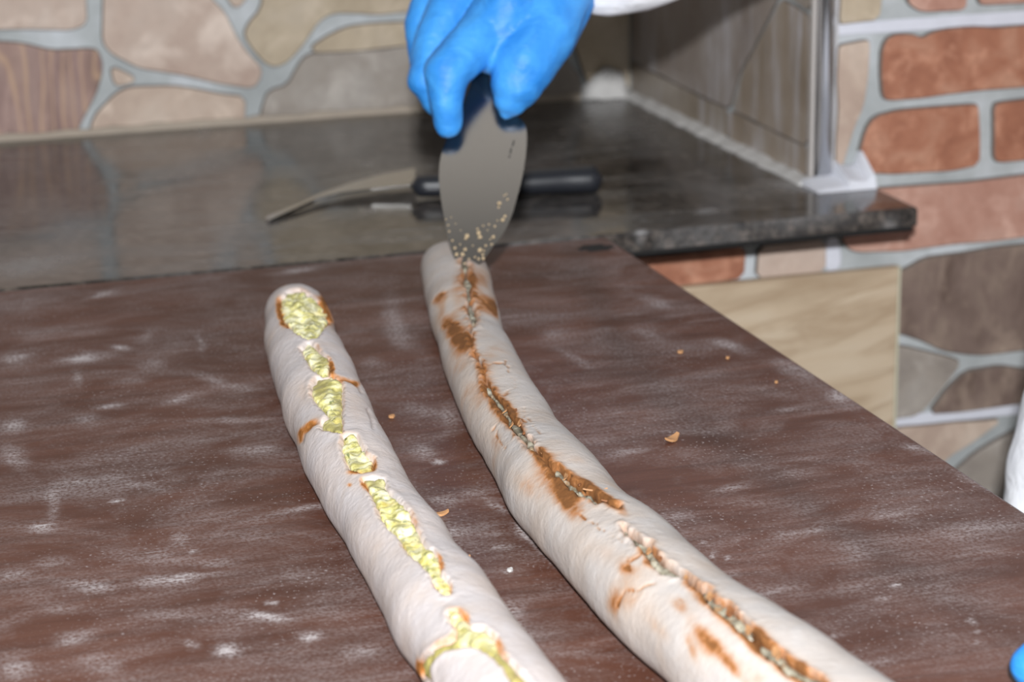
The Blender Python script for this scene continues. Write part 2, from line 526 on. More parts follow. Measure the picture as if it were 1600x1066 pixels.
slab_o = obj('slab', me); adopt(slab_o, counter)
shade_strip = setmat(obj('edge_shade_strip', box_bm(XL, XR - 0.003, YF + 0.0005, YR - 0.0005, Z_BOT - 0.001, Z_BOT + 0.0028, 0.0008)), plain('shade_black', rgb(18, 17, 17), 0.5))  # black strip added to paint the thin shadow under the counter edge
shade_strip['label'] = 'added black strip painting the shadow under the front edge'
adopt(shade_strip, counter)
def bead(name, path, w_, h_, m, parent, wob=0.3, side=(1, 0)):
    """lumpy triangular bead along a path"""
    V, Fc = [], []
    n = len(path)
    for i, p in enumerate(path):
        k = 1 + wob * mn.noise(Vector(p) * 45) + wob * 0.6 * mn.noise(Vector(p) * 160)
        ww, hh = w_ * k, h_ * (1 + wob * mn.noise(Vector(p) * 70 + Vector((9, 2, 3))))
        for a in range(7):
            t = a / 6
            ang = t * math.pi / 2
            u = ww * (1 - math.sin(ang)) ** 0.9 if a else ww
            V.append((p[0] + side[0] * ww * math.cos(ang) ** 1.4, p[1] + side[1] * ww * math.cos(ang) ** 1.4, p[2] + hh * math.sin(ang) ** 1.4))
        V.append((p[0], p[1], p[2]))
    for i in range(n - 1):
        for a in range(8):
            b = (a + 1) % 8
            Fc.append((i * 8 + a, i * 8 + b, (i + 1) * 8 + b, (i + 1) * 8 + a))
    Fc.append(tuple(range(8))); Fc.append(tuple(reversed(range((n - 1) * 8, n * 8))))
    me = mesh_np(name, V, Fc, (m,), True)
    bm = bmesh.new(); bm.from_mesh(me); bmesh.ops.recalc_face_normals(bm, faces=bm.faces); bm.to_mesh(me); bm.free()
    o = obj(name, me); adopt(o, parent)
    return o
M_seal = plain('white_sealant', rgb(196, 194, 192), 0.75)
M_seal2 = plain('floury_sealant', rgb(168, 156, 142), 0.8)
b1 = bead('sealant_bead', [(x, YW - 0.0052, 0.0) for x in np.linspace(XL + 0.05, XP - 0.005, 120)], 0.004, 0.0055, M_seal2, counter, 0.5, (0, -1))
b1['label'] = 'beige sealant along the foot of the wall'
b2 = bead('sealant_bead', [(XP - 0.0012, y, 0.0) for y in np.linspace(YR - 0.004, YW - 0.012, 90)], 0.0115, 0.0055, M_seal, counter, 0.3, (-1, 0))
b2['label'] = 'white sealant along the foot of the side panel'
# the lump of plaster in the corner
bm = bmesh.new()
bmesh.ops.create_icosphere(bm, subdivisions=4, radius=1)
for v in bm.verts:
    n_ = 1 + 0.22 * mn.noise(v.co * 1.6) + 0.1 * mn.noise(v.co * 5)
    v.co = Vector((v.co.x * 0.023, v.co.y * 0.008, max(v.co.z, -0.05) * 0.026 * (1 - 0.25 * abs(v.co.x)))) * n_
    v.co += Vector((XP - 0.026, YW - 0.010, 0.0016))
lump = setmat(obj('plaster_lump', bm), M_seal, True); lump['label'] = 'white plaster lump in the back corner'
adopt(lump, counter)
hc = atz(934, 146)
bm = bmesh.new()
bmesh.ops.create_cone(bm, cap_ends=True, segments=24, radius1=1, radius2=1, depth=0.0012)
for v in bm.verts:
    v.co = Vector((hc[0] + v.co.x * 0.0065, hc[1] - 0.004 + v.co.y * 0.007, v.co.z + 0.0002))
hole = setmat(obj('cable_hole', bm), plain('hole_dark', rgb(30, 34, 34), 0.8)); adopt(hole, counter)

# ------------------------------------------------------------------ side panel with stone tiles and chrome edge
def smear_stone(name, ca, cb, cc):
    t = NT(name)
    v = t.coord(rand=True)
    a = t.noise(v, 13, 6, 0.6, 0.5)
    col = t.ramp(a, [(0.3, ca), (0.5, cb), (0.7, cc)])
    s = t.noise(t.coord((1, 34, 5), rand=True), 1.3, 5, 0.6, 0.4)          # wiped-on flour film, running down
    s2 = t.noise(t.coord((1, 16, 9), rand=True), 1.5, 3)
    film = t.math('MULTIPLY', t.ramp(s, [(0.45, 0.0), (0.7, 0.75)]), t.ramp(s2, [(0.38, 0.1), (0.62, 1.0)]))
    t.set(Base_Color=t.mix(film, col, rgb(196, 196, 204)), Roughness=t.math('ADD', t.math('MULTIPLY', film, 0.4), 0.3))
    return t.m
M_ps1 = smear_stone('panel_stone_grey', rgb(128, 116, 108), rgb(146, 135, 127), rgb(160, 152, 146))
M_ps2 = smear_stone('panel_stone_tan', rgb(132, 118, 102), rgb(152, 138, 124), rgb(164, 154, 143))
M_ps3 = smear_stone('panel_stone_brown', rgb(126, 114, 100), rgb(144, 132, 118), rgb(156, 146, 134))
def panel_piece(nm, px, m):
    p2 = [atx(x, y, XP)[[1, 2]] for x, y in px]
    p2 = [(min(max(p[0], YR + 0.008), YW - 0.007), max(p[1], 0.0030)) for p in p2]
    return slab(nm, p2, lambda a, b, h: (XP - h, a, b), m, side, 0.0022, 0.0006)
panel_piece('stone', [(955, 80), (990, 93), (1094, 145), (1143, 168), (1158, 112), (1187, 58), (1216, 0), (1230, -60), (955, -160)], M_ps1)
panel_piece('stone', [(1150, 172), (1272, 230), (1272, 28), (1247, 12), (1225, 0), (1193, 60), (1165, 112)], M_ps2)
panel_piece('stone', [(1235, -8), (1272, 17), (1272, -200), (1242, -100)], M_ps3)
panel_piece('stone', [(940, 78), (988, 98), (1092, 150), (1138, 172), (1140, 226), (1092, 202), (990, 156), (930, 130)], M_ps3)
panel_piece('stone', [(1143, 174), (1272, 235), (1272, 292), (1144, 228)], M_ps2)
def chrome():
    t = NT('chrome')
    t.set(Base_Color=(0.95, 0.955, 0.98, 1), Metallic=1.0, Roughness=t.math('ADD', t.math('MULTIPLY', t.noise(t.coord((1, 1, 0.1)), 50, 2), 0.06), 0.16))
    return t.m
M_chrome = chrome()
bm = bmesh.new()
bmesh.ops.create_cone(bm, cap_ends=True, segments=40, radius1=0.0074, radius2=0.0074, depth=0.9)
for v in bm.verts:
    v.co += Vector((XP + 0.0090, YR + 0.0020, 0.45 + 0.0005))
trim = setmat(obj('corner_trim', bm, front), M_chrome, True); trim['label'] = 'polished chrome rod on the wall corner'
setmat(obj('edge_trim', box_bm(XP - 0.0016, XP + 0.0012, YR + 0.0005, YR + 0.0058, 0.0005, 0.9, 0.0005), side), plain('trim_light', rgb(188, 182, 178), 0.4))
setmat(obj('edge_trim', box_bm(XP + 0.0155, XP + 0.0178, YR - 0.0022, YR, 0.0005, 0.9, 0.0005), front), plain('trim_light_right', rgb(188, 186, 188), 0.4))
# white bracket at the foot of the tube
prof = [(XP - 0.010, 0.0035), (XP - 0.002, 0.0055), (XP + 0.008, 0.0065), (XP + 0.0155, 0.0075), (XP + 0.0165, 0.0168), (XP + 0.020, 0.0145), (XP + 0.027, 0.0125), (XP + 0.0325, 0.0128), (XP + 0.0352, 0.0215), (XP + 0.0372, 0.0235), (XP + 0.0378, 0.0215)]
yb0, yb1 = 1.664, 1.6955
V, Fc = [], []
for x, z in prof:
    V += [(x, yb0, 0.0002), (x, yb0 + 0.004, z * 0.45), (x, yb1 - 0.006, z), (x, yb1, z), (x, yb1, 0.0002)]
for i in range(len(prof) - 1):
    for a in range(5):
        b = (a + 1) % 5
        Fc.append((i * 5 + a, i * 5 + b, i * 5 + 5 + b, i * 5 + 5 + a))
Fc += [(0, 1, 2, 3, 4), tuple(len(V) - 5 + i for i in (4, 3, 2, 1, 0))]
me = mesh_np('plaster_bead', V, Fc, (plain('bracket_white', rgb(222, 224, 232), 0.55),))
bm = bmesh.new(); bm.from_mesh(me); bmesh.ops.recalc_face_normals(bm, faces=bm.faces); bm.to_mesh(me); bm.free()
br = obj('plaster_bead', me); br['label'] = 'thick white plaster under the chrome rod'; adopt(br, counter)

# ------------------------------------------------------------------ oak panel on the wall below the counter
def oak():
    t = NT('oak')
    def grain(sc):
        mp = t.n('ShaderNodeMapping'); mp.inputs['Scale'].default_value = sc
        t.t.links.new(t.coord((1, 1, 1), (0, 0.15, 0)), mp.inputs['Vector'])
        return mp.outputs[0]
    wv = t.noise(grain((1.6, 1, 9)), 3.2, 4, 0.55, 1.2)
    f = t.noise(grain((6, 1, 90)), 4, 4)
    col = t.ramp(t.noise(grain((2, 1, 7)), 5, 4, 0.5, 0.6), [(0.3, rgb(170, 150, 126)), (0.5, rgb(190, 171, 147)), (0.7, rgb(198, 182, 160))])
    col = t.mix(t.ramp(wv, [(0.44, 0.0), (0.52, 0.55), (0.6, 0.0)]), col, rgb(150, 126, 100))
    col = t.mix(t.math('MULTIPLY', f, 0.3), col, rgb(172, 150, 124))
    t.set(Base_Color=col, Roughness=0.5)
    return t.m
yo = YR - 0.014
a0, a1 = aty(1075, 447, yo), aty(1408, 417, yo)
oakp = empty('oak_panel', ((a0[0] + a1[0]) / 2, yo, -0.6), label='light oak panel fixed to the wall below the granite counter', category='panel')
o = setmat(obj('board', box_bm(a0[0] - 0.16, a1[0] - 0.002, yo, YR - 0.0052, -0.62, a1[2], 0.0008)), oak()); adopt(o, oakp)
o = setmat(obj('edge_strip', box_bm(a1[0] - 0.002, a1[0], yo - 0.0005, YR - 0.0052, -0.62, a1[2], 0.0004)), plain('oak_edge', rgb(196, 192, 170), 0.5)); adopt(o, oakp)

# ------------------------------------------------------------------ brown board
XB, YB = 0.5802, 1.5965
def board_mat():
    t = NT('brown_board')
    v = t.coord()
    g1 = t.noise(t.coord((14, 90, 1)), 1.0, 8, 0.68, 0.5)
    g2 = t.noise(t.coord((34, 300, 1)), 1.0, 4, 0.6)
    l = t.noise(t.coord((1.0, 2.6, 1)), 5.5, 4, 0.55, 0.7)
    col = t.ramp(g1, [(0.3, rgb(84, 52, 40)), (0.5, rgb(98, 62, 49)), (0.72, rgb(108, 71, 57))])
    col = t.mix(t.ramp(l, [(0.35, 0.55), (0.62, 0.0)]), col, rgb(70, 42, 32))
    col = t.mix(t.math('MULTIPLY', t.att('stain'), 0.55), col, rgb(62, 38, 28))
    gate = t.ramp(t.math('ADD', t.math('MULTIPLY', g2, 0.3), t.math('MULTIPLY', t.noise(v, 520, 3, 0.6), 0.7)), [(0.41, 0.12), (0.58, 1.0)])
    film = t.ramp(t.noise(t.coord((1.2, 1.7, 1)), 13, 8, 0.68, 0.6), [(0.42, 0.0), (0.72, 0.5)])
    film = t.math('MULTIPLY', film, t.ramp(g1, [(0.3, 0.5), (0.7, 1.1)]))
    fl = t.math('ADD', film, t.att('flour'))
    fl = t.math('MULTIPLY', fl, gate, True)
    core = t.ramp(t.att('flour'), [(0.75, 0.0), (1.0, 0.75)])
    fl = t.math('MAXIMUM', fl, core)
    spk = t.ramp(t.noise(v, 520, 1, 0.5), [(0.66, 0.0), (0.72, 0.6)])
    fl = t.math('MAXIMUM', fl, t.math('MULTIPLY', spk, t.ramp(t.noise(v, 12, 2), [(0.4, 0.1), (0.65, 1.0)])))
    col = t.mix(fl, col, rgb(196, 188, 188))
    t.set(Base_Color=col, Roughness=t.math('ADD', t.math('MULTIPLY', fl, 0.35), 0.5))
    t.b.inputs['Specular IOR Level'].default_value = 0.35
    t.bump(g2, 0.1, 0.0008)
    return t.m
M_board = board_mat()
board = empty('baking_board', (0.1, 1.1, -0.016), label='long brown baking board dusted with flour under the two breads', category='board')
me = slab_grid('panel', -0.42, XB, 0.56, YB, -0.016, 0.0, 360, 400, M_board, 0.0025)
cv = np.array([v.co[:] for v in me.vertices]); cp = pix(cv)
def nzp(s_, o_):
    return np.array([mn.noise(Vector((x * s_ + o_, y * s_, o_))) for x, y, z in cv])
cp = cp + np.stack([7 * nzp(38, 1.5) + 5 * nzp(110, 4.5), 3.5 * nzp(38, 7.5) + 2.5 * nzp(110, 9.5)], 1)
blot = np.clip(1 + 0.8 * nzp(85, 12.5), 0.3, 1.6)
FL = [(140, 559, 38, 6, -8, 1), (190, 545, 15, 5, 8, 1), (162, 462, 25, 5, -18, .7), (460, 423, 38, 4, -5, .7), (231, 522, 14, 8, -30, .35), (240, 570, 18, 8, -10, .35),
      (197, 595, 25, 6, -5, .3), (328, 594, 30, 7, 20, .4), (375, 605, 25, 5, 5, .45), (165, 636, 26, 5, -8, .6), (275, 623, 28, 5, -15, .45), (137, 656, 20, 7, -10, .4),
      (19, 665, 16, 10, 0, .5), (25, 712, 22, 15, 30, .5), (360, 656, 60, 5, -3, .4), (390, 703, 45, 6, -3, .35), (119, 590, 5, 15, -15, .45), (312, 537, 6, 20, -10, .3),
      (181, 781, 10, 2, -8, 1), (297, 861, 6, 3, 5, 1), (259, 909, 40, 7, -7, .95), (320, 897, 40, 3, -3, .6), (406, 963, 45, 6, 5, 1), (425, 942, 9, 3, 5, .9), (353, 1017, 20, 9, 5, 1.05),
      (297, 1009, 12, 7, 30, .7), (487, 995, 18, 6, 0, .8), (62, 826, 22, 9, -5, .6), (84, 789, 9, 25, 5, .45), (140, 914, 42, 8, 5, .5), (119, 995, 30, 12, -10, .5),
      (156, 1039, 28, 14, 10, .5), (28, 1045, 26, 15, 10, .55), (87, 880, 32, 8, -5, .4), (469, 795, 40, 4, -8, .5), (156, 749, 60, 9, -8, .4), (225, 761, 45, 6, 5, .35),
      (218, 867, 60, 12, 5, .3), (87, 951, 36, 8, -5, .4), (20, 900, 30, 10, 0, .4), (280, 845, 12, 14, 20, .35), (330, 880, 30, 8, 0, .3), (400, 840, 40, 8, 0, .25), (250, 960, 60, 8, -5, .25),
      (616, 500, 16, 40, -8, .4), (640, 540, 26, 12, 30, .35), (589, 568, 22, 9, 0, .35), (685, 722, 8, 3, 5, 1), (660, 707, 18, 12, 0, .5), (606, 744, 16, 8, 0, .4), (701, 827, 34, 10, 5, .55),
      (776, 791, 20, 6, 30, .55), (821, 830, 18, 7, 35, .8), (850, 862, 26, 6, 50, .9), (782, 854, 14, 4, -5, .5), (797, 892, 4, 3, 0, 1), (802, 960, 22, 14, 30, .4), (824, 989, 24, 8, 15, .55),
      (690, 780, 26, 8, 0, .45), (740, 770, 20, 6, 0, .4), (656, 640, 30, 10, 10, .3), (700, 650, 14, 20, 20, .3), (760, 830, 20, 10, 0, .3),
      (985, 707, 26, 5, -6, .75), (1144, 762, 28, 6, -12, .45), (1052, 810, 34, 8, -10, .35), (1250, 834, 40, 4, -10, .5), (1110, 866, 4, 4, 0, 1), (1136, 873, 4, 2, 20, 1), (1097, 850, 3, 2, 0, .9),
      (1026, 474, 24, 8, 15, .55), (1142, 541, 34, 8, 18, .45), (1240, 579, 36, 10, 20, .55), (1308, 620, 28, 10, 28, .5), (1431, 699, 28, 6, 10, .5), (1540, 760, 40, 6, 25, .4), (1010, 520, 26, 10, 20, .35),
      (870, 520, 22, 10, 0, .3), (900, 560, 30, 5, 30, .3), (1230, 640, 20, 2, -6, .4), (1520, 975, 14, 1.2, 50, .9), (1525, 1003, 20, 1.0, -4, .7), (1395, 915, 8, 2.5, -3, .9), (1372, 937, 12, 4, -8, .6),
      (1200, 925, 30, 5, -10, .4), (1130, 900, 26, 6, -10, .3), (1290, 1000, 50, 4, -12, .4), (1350, 1040, 60, 5, -10, .45), (1330, 870, 30, 12, 0, .25), (1390, 800, 80, 12, -8, .2), (1500, 830, 90, 14, -6, .22), (1240, 740, 60, 10, -8, .2),
      (30, 470, 60, 12, -5, .3), (60, 520, 60, 8, -5, .25), (20, 560, 20, 6, -5, .5), (900, 372, 60, 4, -4, .45), (960, 385, 14, 8, 30, .2), (640, 400, 60, 5, -5, .25), (480, 900, 40, 10, -5, .25), (560, 1020, 30, 10, 0, .3)]
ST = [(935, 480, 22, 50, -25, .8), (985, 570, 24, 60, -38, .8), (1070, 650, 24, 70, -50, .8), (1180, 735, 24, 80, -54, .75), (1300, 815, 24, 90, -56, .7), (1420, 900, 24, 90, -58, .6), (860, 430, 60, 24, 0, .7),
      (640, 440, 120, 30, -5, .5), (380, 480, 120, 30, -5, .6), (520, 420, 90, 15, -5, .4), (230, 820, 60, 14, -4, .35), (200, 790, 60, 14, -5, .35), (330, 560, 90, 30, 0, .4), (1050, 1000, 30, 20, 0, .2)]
keep = (cv[:, 2] > -0.003)
attr(me, 'flour', np.clip(blobs(cp, FL) * blot, 0, 1.1) * keep)
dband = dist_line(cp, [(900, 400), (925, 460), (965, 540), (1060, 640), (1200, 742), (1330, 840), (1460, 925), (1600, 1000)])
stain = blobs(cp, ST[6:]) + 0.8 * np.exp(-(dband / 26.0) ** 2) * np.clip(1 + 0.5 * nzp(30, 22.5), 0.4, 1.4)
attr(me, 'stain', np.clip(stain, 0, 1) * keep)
o = obj('panel', me); adopt(o, board)
sl = atz(931, 388)
bm = box_bm(sl[0] - 0.0125, sl[0] + 0.0125, sl[1] - 0.008, sl[1] + 0.008, -0.006, 0.0006, 0.0)
bmesh.ops.bevel(bm, geom=[e for e in bm.edges if abs(e.verts[0].co.z - e.verts[1].co.z) > 0.004], offset=0.005, segments=4, affect='EDGES')
o = setmat(obj('hanging_slot', bm), plain('slot_dark', rgb(26, 24, 24), 0.8)); o['label'] = 'small dark slot near the far right corner'; adopt(o, board)
# the table that carries the board (hidden under it)
tb = empty('work_table', (0.0, 1.05, -0.9), label='steel work table under the brown baking board', category='table')
M_steel = plain('table_steel', rgb(150, 152, 154), 0.35, 0.9)
o = setmat(obj('table_top', box_bm(-0.36, 0.42, 0.62, 1.5, -0.046, -0.0162, 0.002)), M_steel); adopt(o, tb)
for sx in (-0.33, 0.39):
    for sy in (0.66, 1.46):
        o = setmat(obj('leg', box_bm(sx - 0.018, sx + 0.018, sy - 0.018, sy + 0.018, -0.9, -0.0458, 0.002)), M_steel); adopt(o, tb)

# ------------------------------------------------------------------ breads
def nz(P, s, off=0.0):
    return np.array([mn.noise(Vector((p[0] * s + off, p[1] * s + off * 0.7, p[2] * s))) for p in P])
def sm(x, a, b):
    t = np.clip((x - a) / (b - a), 0, 1)
    return t * t * (3 - 2 * t)

class Loaf:
    def __init__(s, edges, seed, hk=0.86, tail=0.24, ns=860, na=140, cap=0.02):
        zc = 0.016
        C, R = [], []
        for y, xl, xr in edges:
            a, b = atz(xl, y, zc), atz(xr, y, zc)
            C.append((a + b)[:2] / 2); R.append(np.linalg.norm((b - a)[:2]) / 2 * 0.985)
        C, R = np.array(C), np.array(R)
        d = C[-1] - C[-3]; d /= np.linalg.norm(d)
        C = np.vstack([C, C[-1] + d * tail * 0.5, C[-1] + d * tail + np.array([0.006, 0])]); R = np.append(R, [R[-1], R[-1]])
        L = np.append(0, np.cumsum(np.linalg.norm(np.diff(C, axis=0), axis=1)))
        S = np.linspace(0, L[-1], ns)
        def interp(v):
            o_ = np.interp(S, L, v)
            k = np.ones(41) / 41
            p = np.concatenate([2 * o_[0] - o_[1:42][::-1], o_, 2 * o_[-1] - o_[-42:-1][::-1]])
            return np.convolve(p, k, 'same')[41:-41]
        cx, cy, rr = interp(C[:, 0]), interp(C[:, 1]), interp(R)
        e = np.minimum(S, L[-1] - S)
        rr = rr * np.sqrt(np.clip(1 - (1 - np.clip(e / cap, 0, 1)) ** 2.4, 0.002, 1))
        T = np.stack([np.gradient(cx), np.gradient(cy)], 1); T /= np.linalg.norm(T, axis=1)[:, None]
        N = np.stack([-T[:, 1], T[:, 0]], 1)
        th = np.linspace(0, 2 * math.pi, na, endpoint=False)
        ct, st_ = np.cos(th), np.sin(th)
        px_ = np.sign(ct) * np.abs(ct) ** 0.92
        pz_ = np.where(st_ > 0, np.abs(st_) ** 0.95, -np.abs(st_) ** 0.75)
        H = rr * 2 * hk
        V = np.zeros((ns, na, 3))
        V[:, :, 0] = cx[:, None] + N[:, 0:1] * rr[:, None] * px_[None]
        V[:, :, 1] = cy[:, None] + N[:, 1:2] * rr[:, None] * px_[None]
        zmid = H * 0.46
        V[:, :, 2] = np.where(pz_[None] > 0, zmid[:, None] + pz_[None] * (H - zmid)[:, None], zmid[:, None] * (1 + np.maximum(pz_[None] * 1.06, -1)))
        s.ns, s.na, s.H = ns, na, H
        V = V.reshape(-1, 3)
        i = np.arange(ns - 1)[:, None] * na + np.arange(na)[None]
        j = np.arange(ns - 1)[:, None] * na + (np.arange(na)[None] + 1) % na
        s.F = np.stack([i, j, j + na, i + na], -1).reshape(-1, 4)
        ctr = np.repeat(np.stack([cx, cy, zmid], 1)[:, None], na, 1).reshape(-1, 3)
        nr = V - ctr; nr /= np.maximum(np.linalg.norm(nr, axis=1)[:, None], 1e-6)
        lo = (V[:, 2] > 0.0015)
        bump = 0.0015 * nz(V, 24, seed) + 0.00022 * nz(V, 70, seed + 5) + 0.00008 * nz(V, 320, seed + 9)
        V = V + nr * (bump * lo * np.clip(np.repeat(e, na) / 0.01, 0.1, 1))[:, None]
        V[:, 2] = np.maximum(V[:, 2], 0.0003)
        s.V, s.nr = V, nr
        s.P = pix(V)
        s.face = ((CAM - V) * nr).sum(1) > 0.05
        s.depth = np.zeros(len(V)); s.brown = np.zeros(len(V)); s.slit = np.zeros(len(V)); s.cheese = np.zeros(len(V))
    def mesh(s, name, m):
        V = s.V - s.nr * s.depth[:, None]
        V[:, 2] = np.maximum(V[:, 2], 0.0003)
        Fc = [tuple(f) for f in s.F] + [tuple(range(s.na))[::-1], tuple(range((s.ns - 1) * s.na, s.ns * s.na))]
        me = mesh_np(name, V, Fc, (m,), True)
        attr(me, 'brown', np.clip(s.brown, 0, 1.2)); attr(me, 'slit', np.clip(s.slit, 0, 1))
        return me
    def patch(s, name, sd, m, lift, extra=None, grow=3.0, attrs=None):
        """a sheet over the crust vertices within the outline sd < grow"""
        ok = s.face & (sd < grow)
        fm = ok[s.F].all(1)
        Fc = s.F[fm]
        if not len(Fc):
            return None
        used = np.unique(Fc); mp = -np.ones(len(s.V), int); mp[used] = np.arange(len(used))
        V = s.V[used] + s.nr[used] * lift[used][:, None]
        me = mesh_np(name, V, mp[Fc], (m,), True)
        for k, v in (attrs or {}).items():
            attr(me, k, v[used])
        return me

def dough_mat(name, flour_col, tan, brown_col, tanamt):
    t = NT(name)
    v = t.coord()
    a = t.noise(v, 26, 5, 0.6, 0.4)
    b = t.noise(v, 150, 4, 0.6)
    col = t.mix(t.ramp(a, [(0.42, 0.0), (0.75, tanamt)]), flour_col, tan)
    col = t.mix(t.ramp(t.noise(v, 48, 5, 0.65, 0.8), [(0.46, 0.0), (0.68, 0.45)]), col, tuple(0.5 * (x + y) * 0.86 for x, y in zip(flour_col[:3], tan[:3])) + (1,))
    col = t.mix(t.math('MULTIPLY', b, 0.28), col, tuple(x * 0.72 for x in flour_col[:3]) + (1,))
    br = t.math('MULTIPLY', t.att('brown'), t.ramp(t.noise(v, 110, 5, 0.65), [(0.28, 0.55), (0.6, 1.1)]))
    mid = tuple(0.45 * a_ + 0.55 * b_ for a_, b_ in zip(tan, brown_col))
    col = t.mix(t.ramp(br, [(0.0, 0.0), (0.22, 0.22), (0.5, 0.7), (0.85, 1.0)]), col, t.ramp(br, [(0.15, tan), (0.45, mid), (0.75, brown_col), (1.1, tuple(x * 0.5 for x in brown_col[:3]) + (1,))]))
    col = t.mix(t.att('slit'), col, tuple(x * 0.3 for x in brown_col[:3]) + (1,))
    t.set(Base_Color=col, Roughness=0.85)
    t.b.inputs['Specular IOR Level'].default_value = 0.2
    t.bump(t.math('ADD', b, t.math('MULTIPLY', t.noise(v, 500, 2), 0.5)), 0.35, 0.0014)
    return t.m
M_dough1 = dough_mat('floured_dough', rgb(212, 204, 203), rgb(214, 188, 164), rgb(200, 130, 64), 0.42)
M_dough2 = dough_mat('browned_dough', rgb(200, 193, 189), rgb(198, 172, 148), rgb(174, 116, 68), 0.45)
def cheese_mat():
    t = NT('cheese_filling')
    v = t.coord()
    a = t.noise(v, 190, 4, 0.6)
    col = t.ramp(a, [(0.34, rgb(160, 154, 92)), (0.46, rgb(212, 205, 136)), (0.58, rgb(232, 228, 190))])
    y = t.noise(v, 60, 3)
    col = t.mix(t.ramp(y, [(0.54, 0.0), (0.68, 0.45)]), col, rgb(226, 200, 100))
    g = t.noise(v, 260, 3, 0.6)
    col = t.mix(t.ramp(g, [(0.6, 0.0), (0.68, 0.8)]), col, rgb(88, 104, 58))
    col = t.mix(t.att('film'), col, rgb(172, 162, 96))
    col = t.mix(t.att('toast'), col, rgb(186, 112, 44))
    t.set(Base_Color=col, Roughness=0.38)
    t.bump(t.noise(v, 330, 3, 0.6), 0.5, 0.0016)
    return t.m
M_cheese = cheese_mat()
def grey_fill_mat():
    t = NT('grey_filling')
    v = t.coord()
    a = t.noise(v, 200, 4, 0.65)
    col = t.ramp(a, [(0.3, rgb(84, 76, 58)), (0.5, rgb(146, 140, 122)), (0.7, rgb(188, 184, 168))])
    col = t.mix(t.ramp(t.noise(v, 120, 3), [(0.55, 0.0), (0.7, 0.7)]), col, rgb(168, 120, 70))
    col = t.mix(t.ramp(t.noise(v, 330, 2), [(0.6, 0.0), (0.68, 0.8)]), col, rgb(46, 38, 30))
    t.set(Base_Color=col, Roughness=0.55)
    return t.m
M_fill = grey_fill_mat()

# left loaf, with yellow cheese in its slits
E1 = [(462, 424, 488), (484, 413, 513), (511, 412, 521), (540, 414, 529), (570, 422, 543), (602, 432, 561), (640, 442, 575), (663, 452, 584), (694, 466, 601), (717, 474, 613),
      (745, 489, 627), (778, 507, 645), (817, 531, 670), (850, 549, 697), (880, 564, 716), (905, 577, 736), (935, 592, 760), (960, 606, 779), (985, 622, 796), (1012, 640, 816), (1038, 653, 836), (1061, 666, 854)]
A = Loaf(E1, 3.0, tail=0.2)
SL1 = [[(437, 467), (448, 455), (468, 452), (491, 464), (507, 484), (515, 504), (505, 515), (495, 525), (481, 529), (461, 518), (444, 506), (436, 488)],
       [(469, 543), (481, 535), (495, 540), (502, 552), (513, 563), (518, 575), (513, 585), (502, 585), (490, 579), (478, 562)],
       [(488, 599), (495, 589), (518, 587), (534, 597), (536, 616), (534, 643), (534, 676), (525, 674), (496, 669), (512, 647), (491, 627), (485, 616)],
       [(535, 679), (556, 680), (564, 694), (572, 710), (584, 717), (583, 734), (566, 739), (545, 731), (537, 717), (532, 697)],
       [(566, 749), (584, 745), (601, 749), (604, 765), (623, 782), (640, 801), (653, 830), (662, 850), (682, 866), (688, 879), (688, 895), (703, 912), (704, 928), (692, 928), (679, 915), (672, 895), (656, 879), (636, 863), (623, 840), (604, 824), (592, 804), (584, 782), (575, 765)],
       [(700, 957), (714, 954), (730, 967), (734, 980), (756, 983), (773, 996), (782, 1019), (799, 1038), (821, 1058), (840, 1085), (810, 1085), (786, 1041), (766, 1022), (747, 1012), (727, 1009), (695, 1015), (679, 1028), (671, 1045), (672, 1066), (662, 1058), (657, 1038), (666, 1022), (688, 1006), (708, 996), (714, 980), (701, 970)]]
wob = 2.2 * nz(A.V, 170, 1.0) + 1.2 * nz(A.V, 420, 4.0)
sds = [sdist(A.P, p) + wob for p in SL1]
sd = np.where(A.face, np.min(sds, 0) - 1.5, 99)
lip_ = np.exp(-((sd - 4) / 4.0) ** 2)
A.depth = np.where(sd < 99, 0.0048 * sm(-sd, -0.5, 3.0) - 0.0005 * lip_ * (sd > 0), 0)
br1 = blobs(A.P, [(438, 487, 6, 22, -8, 1.0), (446, 508, 6, 5, 30, .9), (512, 490, 7, 26, -20, .75), (505, 468, 10, 6, 40, .7), (442, 444, 6, 4, 0, 1.1), (517, 574, 5, 12, -12, 1.2), (545, 594, 18, 4, 15, .9), (558, 601, 6, 5, 40, .7),
                  (482, 666, 18, 6, -38, 1.3), (468, 684, 4, 12, 10, .9), (583, 728, 6, 10, 0, .9), (560, 738, 18, 4, -5, 1.0), (546, 758, 4, 3, 0, .7), (569, 758, 5, 9, -20, .9),
                  (650, 810, 5, 24, -30, .35), (690, 880, 4, 14, -20, .8), (704, 920, 3, 10, 0, .7), (472, 610, 8, 14, 0, .25), (556, 640, 16, 30, -20, .22), (556, 760, 16, 12, 0, .2),
                  (705, 950, 26, 6, 20, .25), (727, 960, 8, 12, -40, .45), (783, 1010, 6, 20, -30, .5), (655, 1045, 4, 20, -5, 1.0), (640, 920, 30, 20, 30, .12), (690, 1000, 30, 8, -20, .25), (810, 1062, 8, 16, -40, .5)])
A.brown = np.where(A.face, br1 + 0.22 * np.clip(nz(A.V, 30, 90.0) + 0.4 * nz(A.V, 90, 95.0) - 0.15, 0, 0.6) + 0.42 * np.exp(-((sd - 0.5) / 3.0) ** 2) * (0.7 + 0.8 * nz(A.V, 60, 77.0)), 0.1)
